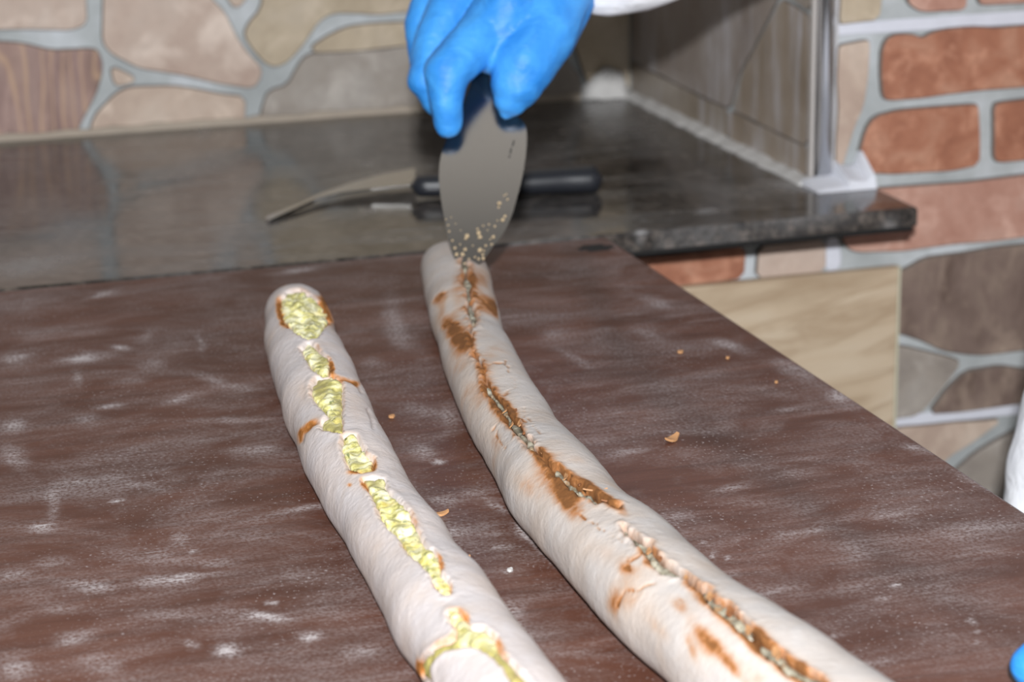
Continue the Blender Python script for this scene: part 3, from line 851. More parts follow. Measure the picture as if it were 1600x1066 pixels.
# overlapping folds of dough
for ln, w0 in (([(470, 690), (474, 676), (486, 664), (498, 660)], 3.5), ([(530, 592), (548, 594), (561, 602), (566, 612)], 3.0), ([(576, 640), (582, 655), (584, 668)], 2.5)):
    dd = np.where(A.face, dist_line(A.P, ln), 99)
    A.depth += 0.0012 * np.exp(-(dd / w0) ** 2)
    A.slit = np.maximum(A.slit, 0.25 * np.exp(-(dd / (w0 * 0.5)) ** 2))
c0 = A.V[:, :2].mean(0)
loaf1 = empty('filled_bread', (c0[0], c0[1], 0), label='long floured bread roll with yellow herb cheese showing in its slits', category='bread')
o = obj('crust', A.mesh('crust', M_dough1)); adopt(o, loaf1)
lump = 0.0024 * nz(A.V, 140, 2.0) + 0.0012 * nz(A.V, 260, 7.0) + 0.0008 * np.abs(nz(A.V, 90, 8.0))
film = np.clip(blobs(A.P, [(500, 604, 14, 16, 0, 1.2), (515, 668, 16, 10, 10, 1.2), (530, 640, 5, 30, 0, .8), (583, 755, 20, 8, 0, .9), (685, 1012, 34, 14, -25, 1.6), (664, 1045, 14, 26, 0, 1.6), (766, 1022, 40, 12, 35, 1.0), (800, 1050, 30, 14, 40, .9), (560, 722, 12, 10, 0, .5), (500, 560, 6, 24, -20, .5)]), 0, 0.95)
for k_, s_ in enumerate(sds):
    s_ = np.where(A.face, s_ - 1.5, 99)
    edge = sm(-s_, -3.0, 5.0)
    lift = -0.0042 + 0.0034 * edge + lump * 1.25 * edge * (1 - 0.6 * film)
    toast = np.clip(br1 * 0.8 * (1 - sm(-s_, 0.0, 6.0)) + 0.35 * np.clip(br1, 0, 1), 0, 0.9)
    me = A.patch('cheese_filling', s_, M_cheese, lift, grow=2.5, attrs={'film': film, 'toast': toast})
    if me:
        o = obj('cheese_filling', me); adopt(o, loaf1)

# right loaf, browner and cracked open
E2 = [(400, 660, 742), (419, 658, 757), (443, 662, 769), (482, 669, 777), (498, 673, 780), (522, 681, 787), (545, 687, 798), (565, 694, 810), (593, 703, 824), (612, 711, 835), (632, 719, 846), (664, 735, 864), (679, 742, 875),
      (703, 757, 893), (719, 766, 906), (746, 776, 934), (770, 790, 952), (797, 809, 974), (825, 833, 1000), (850, 856, 1028), (877, 880, 1063), (900, 898, 1088), (920, 914, 1107), (945, 940, 1135), (970, 964, 1163), (999, 993, 1196), (1029, 1028, 1245), (1060, 1066, 1290)]
B = Loaf(E2, 11.0, hk=0.80, tail=0.2, cap=0.022)
CR = [([(727, 410), (731, 440), (734, 465), (738, 488), (740, 504)], 5.0, 1), ([(738, 504), (734, 540), (744, 560), (754, 572), (757, 600)], 1.6, 0),
      ([(760, 606), (772, 622), (784, 636), (792, 652), (806, 667), (816, 682), (826, 692)], 4.6, 1), ([(826, 692), (845, 711), (861, 730), (876, 746)], 2.6, 0),
      ([(868, 734), (880, 746), (894, 757)], 7.0, 1), ([(894, 752), (916, 762), (940, 778), (968, 794)], 3.2, 0), ([(905, 766), (922, 774), (936, 784)], 6.0, 1),
      ([(974, 829), (990, 838), (1007, 854), (1018, 866)], 6.5, 1), ([(1006, 856), (1017, 866), (1034, 874)], 4.5, 0), ([(1022, 872), (1038, 884), (1058, 897)], 8.0, 1), ([(1058, 897), (1079, 909), (1100, 923)], 3.8, 0),
      ([(1100, 923), (1117, 940), (1141, 961), (1165, 984)], 6.0, 1), ([(1160, 978), (1176, 994), (1190, 1008)], 6.0, 0), ([(1190, 1008), (1210, 1024), (1238, 1044), (1275, 1064), (1300, 1085)], 7.0, 1)]
HAIR = [[(966, 947), (970, 932), (978, 923), (994, 920), (1024, 912)], [(971, 889), (980, 880), (993, 872), (1010, 865)], [(770, 673), (776, 662), (788, 652)], [(775, 676), (782, 695), (789, 702)], [(760, 610), (772, 622)],
        [(790, 616), (803, 606), (808, 597), (804, 588)], [(789, 562), (795, 580), (799, 590)], [(762, 572), (774, 568), (786, 568)], [(905, 805), (925, 815), (936, 826)], [(980, 870), (984, 890), (996, 900)], [(816, 640), (830, 660), (842, 676)],
        [(676, 474), (684, 462), (698, 455)], [(745, 462), (760, 472), (775, 488)], [(690, 512), (702, 505), (716, 504)], [(1068, 940), (1058, 930)], [(940, 826), (960, 838), (980, 850)], [(784, 632), (800, 640), (812, 656), (822, 662)]]
wob = 2.6 * nz(B.V, 110, 21.0) + 1.6 * nz(B.V, 270, 24.0)
depth = np.zeros(len(B.V)); near = np.full(len(B.V), 99.0); gap = np.zeros(len(B.V))
fills = []
BW = B.P + np.stack([4.0 * nz(B.V, 130, 61.0) + 2.5 * nz(B.V, 260, 63.0), 4.0 * nz(B.V, 130, 71.0) + 2.5 * nz(B.V, 260, 73.0)], 1)
wid = 1 + 0.9 * nz(B.V, 60, 81.0)
for ln, w0, fil in CR:
    dd = np.where(B.face, dist_line(BW, ln) + wob - w0 * wid, 99)
    near = np.minimum(near, dd)
    depth = np.maximum(depth, (0.0060 if fil else 0.0045) * sm(-dd, -2.0, 2.5))
    gap = np.maximum(gap, sm(-dd, -1.0, 1.5))
    if fil:
        fills.append(dd)
lipb = np.exp(-((near - 4) / 4.0) ** 2) * (near > 0)
B.depth = depth - 0.0008 * lipb * (1 + nz(B.V, 160, 31.0))
hd = np.full(len(B.V), 99.0)
for ln in HAIR:
    hd = np.minimum(hd, np.where(B.face, dist_line(BW, ln) + wob * 0.7 + 0.5, 99))
B.depth += 0.0010 * np.exp(-(np.maximum(hd, 0) / 1.5) ** 2)
# one lip of the fold stands a little higher than the other
br2 = blobs(B.P, [(688, 466, 14, 6, -35, .6), (715, 452, 8, 26, 0, .45), (712, 520, 12, 16, -35, .95), (760, 475, 16, 10, 35, .95), (748, 436, 18, 14, 0, .6), (774, 484, 5, 12, -20, .8), (700, 500, 20, 8, -30, .4), (730, 540, 10, 12, 0, .5),
                  (764, 560, 12, 14, 0, .3), (782, 636, 12, 18, -35, .8), (800, 652, 10, 12, -30, .8), (776, 690, 8, 14, 0, .4), (868, 748, 30, 16, 48, .75), (850, 716, 14, 10, 40, .5), (895, 792, 20, 14, 60, .7), (888, 768, 14, 12, 0, .7), (845, 760, 30, 20, 40, .25),
                  (930, 766, 36, 5, 35, .8), (956, 790, 20, 5, 35, .8), (745, 650, 20, 30, -30, .2), (705, 575, 14, 20, 0, .28), (740, 610, 16, 16, 0, .3), (976, 888, 8, 6, 0, .7), (990, 872, 12, 4, -25, .6), (1010, 862, 10, 6, 30, .6),
                  (1000, 940, 30, 24, 30, .22), (1062, 948, 14, 8, 40, .55), (1106, 1008, 30, 14, 40, .6), (1100, 990, 20, 8, 40, .4), (1186, 1000, 12, 14, -30, 1.0), (1150, 975, 40, 10, 45, .6), (1230, 1040, 60, 14, 38, .6), (1160, 1040, 40, 10, 38, .3), (960, 870, 24, 14, 30, .2), (920, 850, 30, 16, 45, .15), (1090, 930, 26, 6, 42, .4), (1140, 1040, 26, 6, 50, .6), (1080, 1015, 18, 5, 70, .5), (1250, 1050, 50, 12, 38, .5), (960, 940, 12, 16, 30, .4), (1030, 985, 20, 8, 50, .35), (715, 545, 10, 24, -20, .4), (690, 480, 6, 20, 0, .4), (760, 590, 12, 20, -20, .4), (820, 760, 24, 10, 50, .3)], 1.35) * 1.05
B.brown = np.where(B.face, br2 + 0.55 * np.clip(nz(B.V, 34, 90.0) + 0.5 * nz(B.V, 90, 95.0) - 0.12, 0, 0.6) + 0.85 * np.exp(-((near - 1) / 6.5) ** 2) * (0.6 + 0.7 * nz(B.V, 90, 40.0)) + 0.55 * np.exp(-(np.maximum(hd, 0) / 1.8) ** 2), 0.1)
B.slit = np.where(B.face, np.maximum(gap * 0.9, 0.42 * np.exp(-(np.maximum(hd, 0) / 1.0) ** 2)), 0)
c0 = B.V[:, :2].mean(0)
loaf2 = empty('filled_bread', (c0[0], c0[1], 0), label='long browned bread roll cracked open over a grey filling, touched by the scraper', category='bread')
o = obj('crust', B.mesh('crust', M_dough2)); adopt(o, loaf2)
lump2 = 0.0018 * nz(B.V, 150, 52.0) + 0.0010 * nz(B.V, 290, 57.0)
for dd in fills:
    edge = sm(-dd, -2.0, 4.0)
    lift = -0.0048 + 0.0026 * edge + lump2 * edge
    me = B.patch('grey_filling', dd, M_fill, lift, grow=1.5)
    if me:
        o = obj('grey_filling', me); adopt(o, loaf2)
# loose flakes of crust standing along the cracks
M_flake = plain('crust_flake', rgb(186, 138, 94), 0.7)
M_flake2 = plain('crust_flake_dark', rgb(146, 94, 56), 0.7)
def flake_me(name, L_, W_, T_, curl, seed, m):
    rnd = random.Random(seed)
    V, Fc = [], []
    n = 7
    for i in range(n):
        t = i / (n - 1)
        wv = W_ * math.sin(math.pi * (0.12 + 0.76 * t)) * rnd.uniform(0.7, 1.15) / 2
        z = curl * L_ * (t - 0.5) ** 2 * 4 * 0.25
        x = (t - 0.5) * L_
        V += [(x, -wv, z), (x, wv, z + W_ * 0.1), (x, wv, z + T_ + W_ * 0.1), (x, -wv, z + T_)]
    for i in range(n - 1):
        for a in range(4):
            b = (a + 1) % 4
            Fc.append((i * 4 + a, i * 4 + 4 + a, i * 4 + 4 + b, i * 4 + b))
    Fc += [(0, 1, 2, 3), tuple((n - 1) * 4 + i for i in (3, 2, 1, 0))]
    me = mesh_np(name, V, Fc, (m,), False)
    bm = bmesh.new(); bm.from_mesh(me); bmesh.ops.recalc_face_normals(bm, faces=bm.faces); bm.to_mesh(me); bm.free()
    return me
def surf(L_, x, y):
    """the crust point nearest to a pixel"""
    d = np.where(L_.face, np.hypot(L_.P[:, 0] - x, L_.P[:, 1] - y), 1e9)
    i = int(d.argmin())
    return L_.V[i], L_.nr[i]
for k, (x, y, l_, w_, an, dk) in enumerate([(802, 645, .013, .006, -50, 1), (812, 660, .010, .005, -30, 0), (789, 640, .009, .004, -60, 0), (820, 672, .008, .005, -40, 1), (798, 662, .008, .004, -50, 0),
                                            (848, 702, .010, .004, -40, 0), (884, 742, .012, .004, -45, 0), (905, 752, .016, .004, -35, 1), (930, 764, .018, .004, -35, 0), (953, 780, .012, .004, -38, 1),
                                            (1012, 860, .008, .005, -45, 0), (1030, 870, .009, .004, -40, 1), (1072, 902, .010, .004, -45, 0), (1110, 930, .010, .005, -45, 0), (1140, 955, .012, .006, -45, 1), (1168, 984, .010, .005, -45, 0), (1212, 1018, .013, .007, -40, 0)]):
    p, n_ = surf(B, x, y)
    o = obj('crust_flake', flake_me('crust_flake', l_ * 0.62, w_ * 0.62, 0.0006, 0.3, k, M_flake2 if dk else M_flake))
    q = Vector(n_).to_track_quat('Z', 'Y')
    o.matrix_world = Matrix.Translation(Vector(p) - Vector(n_) * 0.0014) @ q.to_matrix().to_4x4() @ Matrix.Rotation(math.radians(an + 20), 4, 'Z') @ Matrix.Rotation(0.25, 4, 'X')
    o.parent = loaf2
    o.matrix_parent_inverse = Matrix.Translation(-Vector(loaf2.location))
    o.data.update()

# crumbs lying on the board
for k, (x, y, l_, w_, an, lab) in enumerate([
        (1050, 688, .0115, .0045, 35, 'largest orange crust flake on the board, right of the cracked bread'),
        (1063, 551, .0032, .0026, 0, 'small orange crumb near the right edge of the board'),
        (688, 805, .0085, .0026, 4, 'thin tan crust flake between the two breads'),
        (723, 876, .0075, .0024, 5, 'tan crust sliver beside the right side of the cheese bread'),
        (797, 892, .0028, .0022, 30, 'pale round crumb between the breads'),
        (1341, 1063, .0045, .0035, 0, 'orange crumb at the front edge of the picture'),
        (612, 652, .0034, .0026, 20, 'tan crumb right of the upper cheese bread'),
        (1137, 560, .0020, .0018, 0, 'tiny tan crumb by the right board edge'),
        (1213, 598, .0018, .0016, 0, 'tiny pale crumb closest to the right board edge')]):
    p = atz(x, y, 0.0006)
    o = obj('crumb', flake_me('crumb', l_, w_, 0.0012, 0.6 if l_ > .005 else 0.2, 100 + k, M_flake if k != 4 else M_seal), label=lab, category='crumb', group='crust crumbs on the board')
    o.location = p; o.location.z = 0.0003
    o.rotation_euler = (0.0, 0, math.radians(an))

# ------------------------------------------------------------------ knife on the counter
knife = empty('kitchen_knife', tuple(atz(640, 302)), label='kitchen knife with black handle lying on the granite behind the scraper', category='knife')
def steel(name, base=0.55, rough=0.25):
    t = NT(name)
    a = t.noise(t.coord((3, 3, 60)), 20, 3)
    t.set(Base_Color=(base, base * 0.985, base * 0.96, 1), Metallic=1.0, Roughness=t.math('ADD', t.math('MULTIPLY', a, 0.12), rough))
    return t.m
M_kn = steel('knife_steel', 0.5, 0.16)
M_hd = plain('black_handle', rgb(34, 36, 42), 0.42)
def prism_z(name, outline, zf, th, m, parent):
    """flat plate: outline in xy, zf(x, y) its underside"""
    k = len(outline)
    V = [(x, y, zf(x, y)) for x, y in outline] + [(x, y, zf(x, y) + th) for x, y in outline]
    Fc = [tuple(range(k))[::-1], tuple(range(k, 2 * k))] + [(i, (i + 1) % k, k + (i + 1) % k, k + i) for i in range(k)]
    me = mesh_np(name, V, Fc, (m,))
    bm = bmesh.new(); bm.from_mesh(me); bmesh.ops.recalc_face_normals(bm, faces=bm.faces)
    bmesh.ops.bevel(bm, geom=[e for e in bm.edges if abs(e.verts[0].co.z - e.verts[1].co.z) < th * .9], offset=0.0004, segments=1, affect='EDGES')
    bm.to_mesh(me); bm.free()
    o = obj(name, me); adopt(o, parent)
    return o
tip, heel = atz(415, 334, 0.001), atz(642, 299, 0.006)
near_e = [atz(x, y, 0.004) for x, y in ((415, 335), (430, 330), (460, 320), (490, 312), (530, 305), (580, 301), (650, 298))]
far_e = [atz(x, y, 0.008) for x, y in ((650, 266), (600, 272), (550, 282), (500, 296), (450, 316), (420, 331))]
ol = [(p[0], p[1]) for p in near_e] + [(p[0], p[1]) for p in far_e]
xs0, xs1 = tip[0], heel[0]
prism_z('blade', ol, lambda x, y: 0.0006 + 0.0065 * max(0, (x - xs0) / (xs1 - xs0)), 0.0016, M_kn, knife)
# handle: lofted rounded bar
h0, h1 = atz(640, 291, 0.010), atz(943, 277, 0.011)
V, Fc = [], []
n, k = 26, 20
ax = np.array(h1) - np.array(h0); ax[2] = 0; Lh = np.linalg.norm(ax); ax /= Lh; sd_ = np.array([-ax[1], ax[0], 0])
for i in range(n):
    t = i / (n - 1)
    e_ = math.sqrt(max(1e-4, 1 - (1 - min(1, min(t, 1 - t) / 0.055)) ** 2))
    wy = (0.0105 + 0.0035 * math.sin(math.pi * (t * 1.15 - 0.1)) + 0.003 * max(0, t - 0.8) * 5) * e_
    wz = (0.0078 + 0.0022 * t) * e_
    zc = 0.0105
    for a in range(k):
        an = 2 * math.pi * a / k
        c_, s_ = math.cos(an), math.sin(an)
        p = np.array(h0) + ax * Lh * t + sd_ * wy * math.copysign(abs(c_) ** .8, c_)
        V.append((p[0], p[1], zc + wz * math.copysign(abs(s_) ** .8, s_)))
for i in range(n - 1):
    for a in range(k):
        b = (a + 1) % k
        Fc.append((i * k + a, i * k + b, i * k + k + b, i * k + k + a))
Fc += [tuple(range(k))[::-1], tuple(range((n - 1) * k, n * k))]
me = mesh_np('handle', V, Fc, (M_hd,), True)
zmin = min(v[2] for v in V)
o = obj('handle', me); adopt(o, knife)
o.location.z = -zmin + 0.0002

# ------------------------------------------------------------------ scraper
BT = np.array(atz(733, 419, 0.0285))                       # where the blade tip meets the bread
YS = BT[1]
PN = np.array([-0.34, -1.0, 0.84]); PN /= np.linalg.norm(PN)   # the blade leans back and its right edge is nearer
def sp(x, y, back=0.0):                                    # a point of the blade's upright plane (leans slightly, turned a little)
    d = ray(x, y)
    t = (PN @ (BT - CAM)) / (PN @ d)
    return CAM + t * d - PN * back
scr = empty('dough_scraper', tuple(BT), label='leaf-shaped steel scraper in the gloved hand, tip on the cracked bread', category='scraper')
OUT = [(733, 419), (722, 416), (712, 405), (703, 380), (696, 345), (690, 310), (687, 280), (689, 250), (697, 222), (708, 196), (722, 168), (734, 140), (741, 116), (746, 80), (752, 60), (766, 60), (766, 80), (764, 116), (768, 140), (779, 168),
       (790, 183), (800, 182), (809, 185), (815, 195), (817, 215), (815, 245), (809, 280), (801, 310), (793, 338), (782, 365), (766, 390), (750, 410), (742, 417)]
def smooth_closed(pts, per=4):
    P_ = [np.array(p, float) for p in pts]; k = len(P_); out = []
    for i in range(k):
        p0, p1, p2, p3 = P_[i - 1], P_[i], P_[(i + 1) % k], P_[(i + 2) % k]
        for j in range(per):
            t = j / per
            out.append(0.5 * ((2 * p1) + (-p0 + p2) * t + (2 * p0 - 5 * p1 + 4 * p2 - p3) * t * t + (-p0 + 3 * p1 - 3 * p2 + p3) * t ** 3))
    return out
M_bl = NT('scraper_steel')
_a = M_bl.noise(M_bl.coord((60, 60, 4)), 14, 4)
_s = M_bl.noise(M_bl.coord(), 420, 2)
M_bl.set(Base_Color=M_bl.mix(M_bl.ramp(_s, [(0.66, 0.0), (0.74, 0.2)]), (0.27, 0.255, 0.24, 1), (0.2, 0.18, 0.15, 1)), Metallic=1.0, Roughness=M_bl.math('ADD', M_bl.math('MULTIPLY', _a, 0.05), 0.17))
M_bl = M_bl.m
pts = smooth_closed(OUT)
k = len(pts)
TH = 0.0030
nb = -PN                                                   # points away from the camera
V0, V2 = [], []
for i, p in enumerate(pts):
    d = np.array(pts[(i + 1) % k]) - np.array(pts[i - 1])
    nn = np.array([d[1], -d[0]]); nn /= max(np.hypot(*nn), 1e-9)        # inward (the outline runs clockwise on the photograph)
    wd = 1.2 + 5.0 * max(0.0, min(1.0, (p[0] - 770) / 25)) * max(0.0, min(1.0, (p[1] - 182) / 20))
    V0.append([sp(*(np.array(p) + nn * wd * (1 - math.sin(q)))) + nb * (0.00026 * wd * (1 - math.cos(q))) for q in (0, .35, .75, 1.2)])
    V2.append(sp(*p) + nb * TH)
nr_ = 4
V = [tuple(c[q]) for q in range(nr_) for c in V0] + [tuple(p) for p in V2]
Fc = [tuple(range(k)), tuple(range(nr_ * k, nr_ * k + k))[::-1]]
for i in range(k):
    j = (i + 1) % k
    Fc += [(q * k + i, q * k + k + i, q * k + k + j, q * k + j) for q in range(nr_)]
M_glint = steel('edge_highlight', 0.75, 0.38)  # brighter steel, paints the highlight along the blade's right edge
me = mesh_np('blade', V, Fc, (M_bl, M_glint))
wide = [pts[i][0] > 786 and 195 < pts[i][1] < 375 for i in range(k)]
me.polygons.foreach_set('material_index', [0, 0] + [1 if wide[i] and q < 3 else 0 for i in range(k) for q in range(nr_)])
bm = bmesh.new(); bm.from_mesh(me); bmesh.ops.recalc_face_normals(bm, faces=bm.faces)
bmesh.ops.triangulate(bm, faces=[f for f in bm.faces if len(f.verts) > 8])
bm.to_mesh(me); bm.free()
o = obj('blade', me); adopt(o, scr)
ha, hb = sp(758, 72, -TH / 2), sp(775, -75, 0.004)
def tube(p, q, r0, r1, m, name, parent, seg=20):
    p, q = Vector(p), Vector(q)
    d = q - p
    b = bmesh.new()
    bmesh.ops.create_cone(b, cap_ends=True, segments=seg, radius1=r0, radius2=r1, depth=d.length)
    bmesh.ops.bevel(b, geom=[e for e in b.edges if len(e.link_faces) == 2 and any(len(f.verts) > 4 for f in e.link_faces)], offset=min(r0, r1) * 0.35, segments=3, affect='EDGES')
    mt = Matrix.Translation((p + q) / 2) @ d.to_track_quat('Z', 'Y').to_matrix().to_4x4()
    bmesh.ops.transform(b, matrix=mt, verts=b.verts)
    o = setmat(obj(name, b), m, True); adopt(o, parent)
    return o
tube(ha, hb, 0.008, 0.0095, M_hd, 'handle', scr)
# tiny maker's dashes etched in the blade and the crumbs stuck to it
M_etch = plain('etched_mark', rgb(44, 42, 40), 0.6)
for (x, y, l_, an) in ((802, 224, 9, 72), (798, 236, 9, 78), (796, 245, 4, 70)):
    a = math.radians(an)
    p, q = sp(x - math.cos(a) * l_ / 2, y + math.sin(a) * l_ / 2), sp(x + math.cos(a) * l_ / 2, y - math.sin(a) * l_ / 2)
    wv = (sp(x + 1.2, y) - sp(x, y))
    V = [tuple(v - nb * 0.0002) for v in (p - wv, p + wv, q + wv, q - wv)] + [tuple(v + nb * 0.0002) for v in (p - wv, p + wv, q + wv, q - wv)]
    me = mesh_np('etched_mark', V, [(0, 1, 2, 3), (7, 6, 5, 4), (0, 4, 5, 1), (1, 5, 6, 2), (2, 6, 7, 3), (3, 7, 4, 0)], (M_etch,))
    o = obj('etched_mark', me); adopt(o, scr)
CB = [(700, 352, 1.5), (697, 343, 1.2), (702, 362, 1.6), (707, 376, 2), (711, 388, 2.4), (714, 398, 2.6), (718, 408, 2.2), (726, 412, 2.0), (738, 414, 2.2), (748, 405, 2.2), (755, 404, 2.6), (754, 398, 2), (723, 398, 3.2), (727, 390, 2.6),
      (730, 369, 4), (728, 373, 2.5), (748, 365, 3.6), (750, 371, 3), (746, 358, 2), (759, 384, 2.5), (750, 391, 3.4), (756, 392, 1.8), (768, 382, 2), (771, 371, 2.6), (773, 354, 2.2), (780, 318, 3.4), (779, 324, 2), (786, 344, 3.2), (789, 338, 2.4), (793, 312, 1.6), (788, 306, 1.4), (791, 304, 1.4), (755, 353, 1.6), (764, 351, 1.4),
      (742, 402, 1.8), (733, 405, 1.6), (719, 382, 1.4), (739, 384, 1.2), (762, 360, 1.1), (705, 340, 1.0), (712, 350, 1.0), (720, 360, 1.0), (777, 345, 1.4), (766, 374, 1.4)]
b = bmesh.new()
rc = random.Random(5)
for x, y, r_ in CB:
    p = sp(x, y) - nb * (r_ * 0.00012)
    g = bmesh.ops.create_icosphere(b, subdivisions=1, radius=r_ * 0.0004)
    for v in g['verts']:
        v.co = Vector((v.co.x * rc.uniform(.7, 1.4), v.co.y * 0.8, v.co.z * rc.uniform(.7, 1.4))) + Vector(p)
o = setmat(obj('stuck_crumbs', b), plain('blade_crumbs', rgb(190, 168, 134), 0.8)); o['kind'] = 'stuff'; adopt(o, scr)

# ------------------------------------------------------------------ the person
def fleshy(name, segs, voxel, m, smooth_it=6, disp=None, balls=()):
    """tapered capsules fused into one continuous skin: segs = (p, rp, q, rq)"""
    b = bmesh.new()
    for p, rp, q, rq in segs:
        p, q = Vector(p), Vector(q)
        d = q - p
        if d.length > 1e-5:
            g = bmesh.ops.create_cone(b, cap_ends=True, segments=28, radius1=rp, radius2=rq, depth=d.length)
            mt = Matrix.Translation((p + q) / 2) @ d.to_track_quat('Z', 'Y').to_matrix().to_4x4()
            bmesh.ops.transform(b, matrix=mt, verts=g['verts'])
        for c_, r_ in ((p, rp), (q, rq)):
            g = bmesh.ops.create_icosphere(b, subdivisions=3, radius=r_)
            bmesh.ops.translate(b, vec=c_, verts=g['verts'])
    for c_, rad, rot in balls:
        g = bmesh.ops.create_icosphere(b, subdivisions=3, radius=1)
        mt = Matrix.Translation(Vector(c_)) @ rot.to_matrix().to_4x4() @ Matrix.Diagonal((rad[0], rad[1], rad[2], 1))
        bmesh.ops.transform(b, matrix=mt, verts=g['verts'])
    me = bpy.data.meshes.new(name)
    b.to_mesh(me); b.free()
    o = bpy.data.objects.new(name, me)
    COL.objects.link(o)
    r = o.modifiers.new('r', 'REMESH'); r.mode = 'VOXEL'; r.voxel_size = voxel
    s = o.modifiers.new('s', 'SMOOTH'); s.factor = 0.5; s.iterations = smooth_it
    dg = bpy.context.evaluated_depsgraph_get()
    me2 = bpy.data.meshes.new_from_object(o.evaluated_get(dg))
    o.modifiers.clear()
    o.data = me2
    me2.name = name
    if disp:
        n = len(me2.vertices)
        nn = np.zeros(n * 3); me2.vertices.foreach_get('normal', nn); nn = nn.reshape(-1, 3)
        co = np.zeros(n * 3); me2.vertices.foreach_get('co', co); co = co.reshape(-1, 3)
        co = co + nn * np.array([disp(Vector(c_)) for c_ in co])[:, None]
        me2.vertices.foreach_set('co', co.reshape(-1))
        me2.update()
    setmat(o, m, True)
    return o
def glove_mat():
    t = NT('blue_nitrile')
    v = t.coord()
    a = t.noise(v, 40, 4, 0.55, 0.6)
    wv = t.noise(t.coord((1, 1, 2.2), (0.5, 0.4, 0.2)), 95, 4, 0.6, 1.2)
    col = t.ramp(a, [(0.3, rgb(40, 128, 212)), (0.6, rgb(66, 154, 230))])
    t.set(Base_Color=col, Roughness=0.5)
    t.b.inputs['Specular IOR Level'].default_value = 0.4
    t.bump(wv, 0.22, 0.004)
    return t.m
M_glove = glove_mat()
def cloth_mat():
    t = NT('white_coat')
    v = t.coord()
    a = t.noise(v, 30, 4)
    t.set(Base_Color=t.ramp(a, [(0.3, rgb(236, 238, 246)), (0.7, rgb(248, 249, 253))]), Roughness=0.85)
    t.bump(t.noise(v, 60, 4, 0.6, 0.8), 0.35, 0.006)
    return t.m
M_coat = cloth_mat()
person = empty('person', (0.98, 1.38, -0.9), label='person in a white coat and blue gloves holding the steel scraper over the bread', category='person')
YH = YS - 0.012
def hp(x, y, d=0.0):                                       # hand joint: pixel measured, d metres nearer than the blade
    p = sp(x, y)
    return aty(x, y, p[1] - d)
k_ = 1 / (F / (np.dot(hp(760, 80) - CAM, _f)))             # metres per pixel at the hand
def R_(px): return px * k_
HS = []
def chain(lst):
    for (a, ra), (b_, rb) in zip(lst[:-1], lst[1:]):
        HS.append((hp(*a), R_(ra), hp(*b_), R_(rb)))
# index finger: comes down-left off the knuckle, bends at the middle joint, tip points down
chain([((800, -10, .016), 44), ((745, 62, .026), 40), ((699, 112, .030), 36)])
chain([((699, 112, .030), 36), ((697, 160, .022), 27), ((699, 188, .013), 23), ((700, 196, .012), 20)])
# middle, ring and little finger tucked behind it at the left
chain([((735, -50, .010), 40), ((684, 60, .006), 36), ((668, 124, .004), 32)])
chain([((668, 124, .004), 32), ((686, 160, -.006), 24), ((704, 180, -.012), 20)])
chain([((700, -60, -.012), 38), ((664, 40, -.016), 32), ((666, 100, -.020), 28), ((700, 130, -.034), 22)])
chain([((710, -50, -.034), 34), ((676, 30, -.040), 28), ((690, 84, -.046), 24), ((720, 100, -.05), 20)])
# thumb: from the wrist side down to a tip that meets the blade
chain([((872, -30, .010), 62), ((846, 50, .016), 56), ((818, 100, .018), 50)])
chain([((818, 100, .018), 50), ((807, 130, .015), 41), ((798, 156, .011), 27), ((790, 177, .007), 11)])
chain([((792, 14, .028), 50), ((768, 82, .018), 35)])                    # web between thumb and index finger
chain([((880, -5, .006), 52), ((858, 62, .006), 42)])                    # ball of the thumb
# back of the hand and wrist
chain([((800, -10, .014), 50), ((850, -70, .000), 66)])
chain([((735, -50, .006), 46), ((840, -90, -.006), 62)])
chain([((705, -60, -.014), 42), ((830, -105, -.018), 56)])
chain([((712, -55, -.034), 38), ((835, -100, -.030), 50)])
chain([((862, 10, .004), 58), ((880, -60, .0), 60)])
chain([((850, -75, -.004), 66), ((925, -60, -.004), 62), ((975, -78, -.006), 60)])
def gl_disp(c):
    q = Vector((c.x * 0.7 + c.z * 0.7, c.y, c.z * 0.5 - c.x * 0.5))
    return 0.0010 * mn.noise(Vector((q.x * 45, q.y * 60, q.z * 130))) + 0.0003 * mn.noise(c * 220)
gl = fleshy('glove', HS, 0.0013, M_glove, 12, gl_disp)
gl['label'] = 'blue glove on the right hand gripping the scraper'
adopt(gl, person)
# sleeve and coat
wr, el = np.array(hp(990, -56, .0)), np.array(aty(1330, -230, 1.53))
wr0 = np.array(hp(938, -38, .0))
d_ = (el - wr) / np.linalg.norm(el - wr)
shR, shL = np.array([1.02, 1.58, 0.52]), np.array([1.02, 1.18, 0.52])
elL = np.array([0.93, 0.98, 0.23])
wrL = np.array(atz(1622, 1050, 0.014)) + np.array([0.155, 0.02, 0.052])
def cl_disp(c):
    return 0.004 * mn.noise(c * 14) + 0.0022 * mn.noise(c * 38)
CS = [(wr0, R_(64), wr, R_(74)), (wr, R_(74), el, 0.052), (el, 0.052, shR, 0.066), (wrL, 0.034, elL, 0.052), (elL, 0.052, shL, 0.066),
      (shR, 0.07, np.array([1.03, 1.38, 0.54]), 0.075), (shL, 0.07, np.array([1.03, 1.38, 0.54]), 0.075)]
for zz, rx in ((0.42, 0.115), (0.25, 0.115), (0.08, 0.118), (-0.10, 0.130), (-0.30, 0.15), (-0.48, 0.165)):
    CS.append((np.array([1.020, 1.28, zz]), rx, np.array([1.020, 1.48, zz]), rx))
    if zz > -0.45:
        for yy in (1.28, 1.48):
            CS.append((np.array([1.020, yy, zz]), rx, np.array([1.020, yy, zz - 0.18]), rx + 0.008))
fl_ = [np.array(aty(x, y, 1.30)) for x, y in ((1730, 380), (1682, 600), (1643, 775), (1598, 1000))]
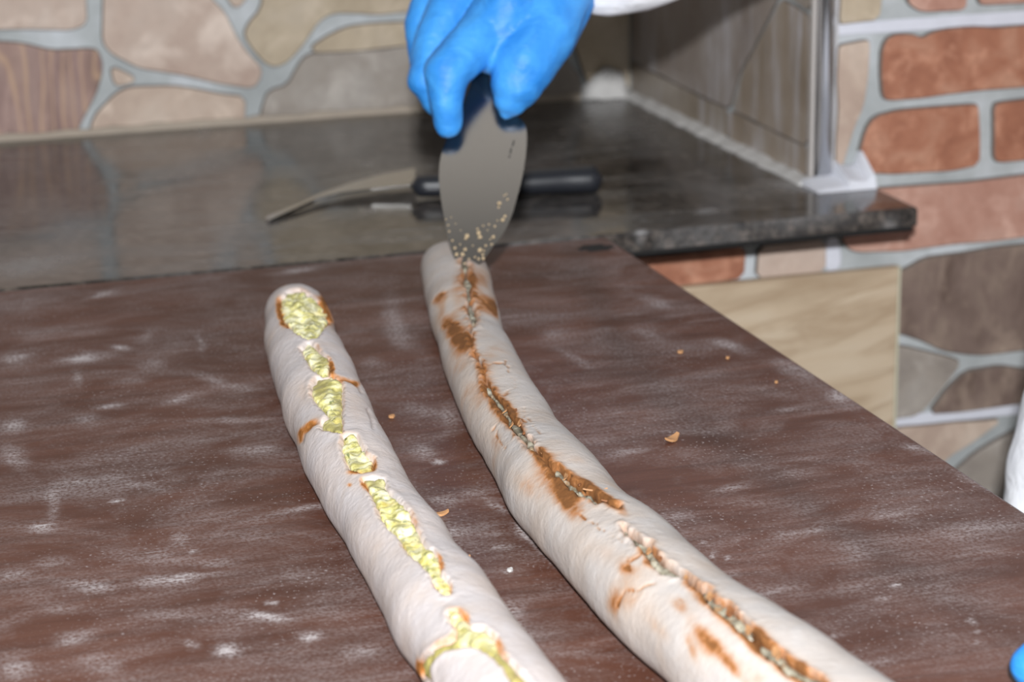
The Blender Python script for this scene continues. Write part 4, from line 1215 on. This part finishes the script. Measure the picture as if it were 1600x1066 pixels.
for a_, b_ in zip(fl_[:-1], fl_[1:]):
    CS += [(a_, 0.030, b_, 0.030), (a_ + np.array([.07, .02, 0]), 0.05, b_ + np.array([.07, .02, 0]), 0.05)]
coat = fleshy('coat', CS, 0.008, M_coat, 5, cl_disp)
adopt(coat, person)
cf = [(wr0 + d_ * (-0.006), R_(57), wr0 + d_ * 0.008, R_(64)), (wr0 + d_ * 0.008, R_(64), wr0 + d_ * 0.018, R_(58))]
cuff = fleshy('cuff', cf, 0.0016, M_coat, 3, lambda c: 0.0050 * mn.noise(c * 48) + 0.0016 * mn.noise(c * 150)); cuff['label'] = 'gathered white cuff of the right sleeve'
adopt(cuff, person)
# left hand on the board at the front right
tipL = np.array(atz(1622, 1050, 0.014))
LH = []
for i, (dx, dy, l0, r_) in enumerate(((0, 0.006, 0, .0095), (0.004, -0.016, 0, .0095), (0.010, -0.036, 0, .009), (0.022, -0.054, 0, .008))):
    t0 = tipL + np.array([dx, dy, 0]); mid = t0 + np.array([0.024, -0.002, 0.016]); kn = t0 + np.array([0.066 - dx * .6, -0.012, 0.022])
    LH += [(t0, r_ * 0.9, mid, r_ * 1.05), (mid, r_ * 1.05, kn, r_ * 1.2)]
    LH.append((kn, r_ * 1.2, np.array(wrL) - np.array([0.02, 0, 0.0]), 0.024))
th0 = tipL + np.array([0.04, 0.034, 0.0])
LH += [(th0, .0095, th0 + np.array([0.03, -0.006, 0.012]), .011), (th0 + np.array([0.03, -0.006, 0.012]), .011, np.array(wrL) - np.array([0.01, 0, 0.0]), .02)]
gl2 = fleshy('glove', LH, 0.002, M_glove, 5); gl2['label'] = 'blue glove on the left hand resting on the board'
adopt(gl2, person)
# head, neck, legs: outside the picture, simply and continuously shaped
M_skin = plain('skin', rgb(206, 160, 134), 0.5)
M_trous = plain('white_trousers', rgb(206, 208, 214), 0.85)
hd_ = np.array([0.98, 1.38, 0.76])
BS = [(np.array([1.02, 1.38, 0.52]), .058, np.array([0.995, 1.38, 0.65]), .056), (hd_ + np.array([0.01, 0, .03]), .088, hd_ + np.array([-.012, 0, -.045]), .066),
      (hd_ + np.array([-.088, 0, .0]), .010, hd_ + np.array([-.098, 0, -.022]), .014), (hd_ + np.array([-.075, -.014, -.055]), .008, hd_ + np.array([-.075, .014, -.055]), .008),
      (hd_ + np.array([0.0, -.084, -.0]), .014, hd_ + np.array([0.004, -.084, -.03]), .010), (hd_ + np.array([0.0, .084, -.0]), .014, hd_ + np.array([0.004, .084, -.03]), .010)]
bd = fleshy('body', BS, 0.006, M_skin, 3); adopt(bd, person)
hat = fleshy('cap', [(hd_ + np.array([0.012, 0, .06]), .092, hd_ + np.array([0.014, 0, .10]), .088)], 0.006, M_coat, 3); adopt(hat, person)
for sy in (-0.04, 0.04):
    o = setmat(obj('eye', box_bm(0, .01, 0, .01, 0, .01)), plain('eye_dark', rgb(40, 32, 28), 0.3))
    b = bmesh.new(); bmesh.ops.create_uvsphere(b, u_segments=12, v_segments=8, radius=.011)
    bmesh.ops.translate(b, vec=Vector(hd_ + np.array([-.066, sy * .85, .004])), verts=b.verts); b.to_mesh(o.data); b.free()
    adopt(o, person)
TS = []
for yy in (1.29, 1.47):
    TS += [(np.array([1.0, yy, -0.35]), .095, np.array([1.0, yy, -0.45]), .09), (np.array([1.0, yy, -0.45]), .085, np.array([1.0, yy, -0.82]), .055)]
tr = fleshy('trousers', TS, 0.009, M_trous, 4, lambda c: 0.004 * mn.noise(c * 16)); adopt(tr, person)
for yy in (1.29, 1.47):
    o = fleshy('shoe', [(np.array([1.0, yy, -0.855]), .043, np.array([0.87, yy, -0.862]), .036)], 0.006, M_trous, 3); adopt(o, person)
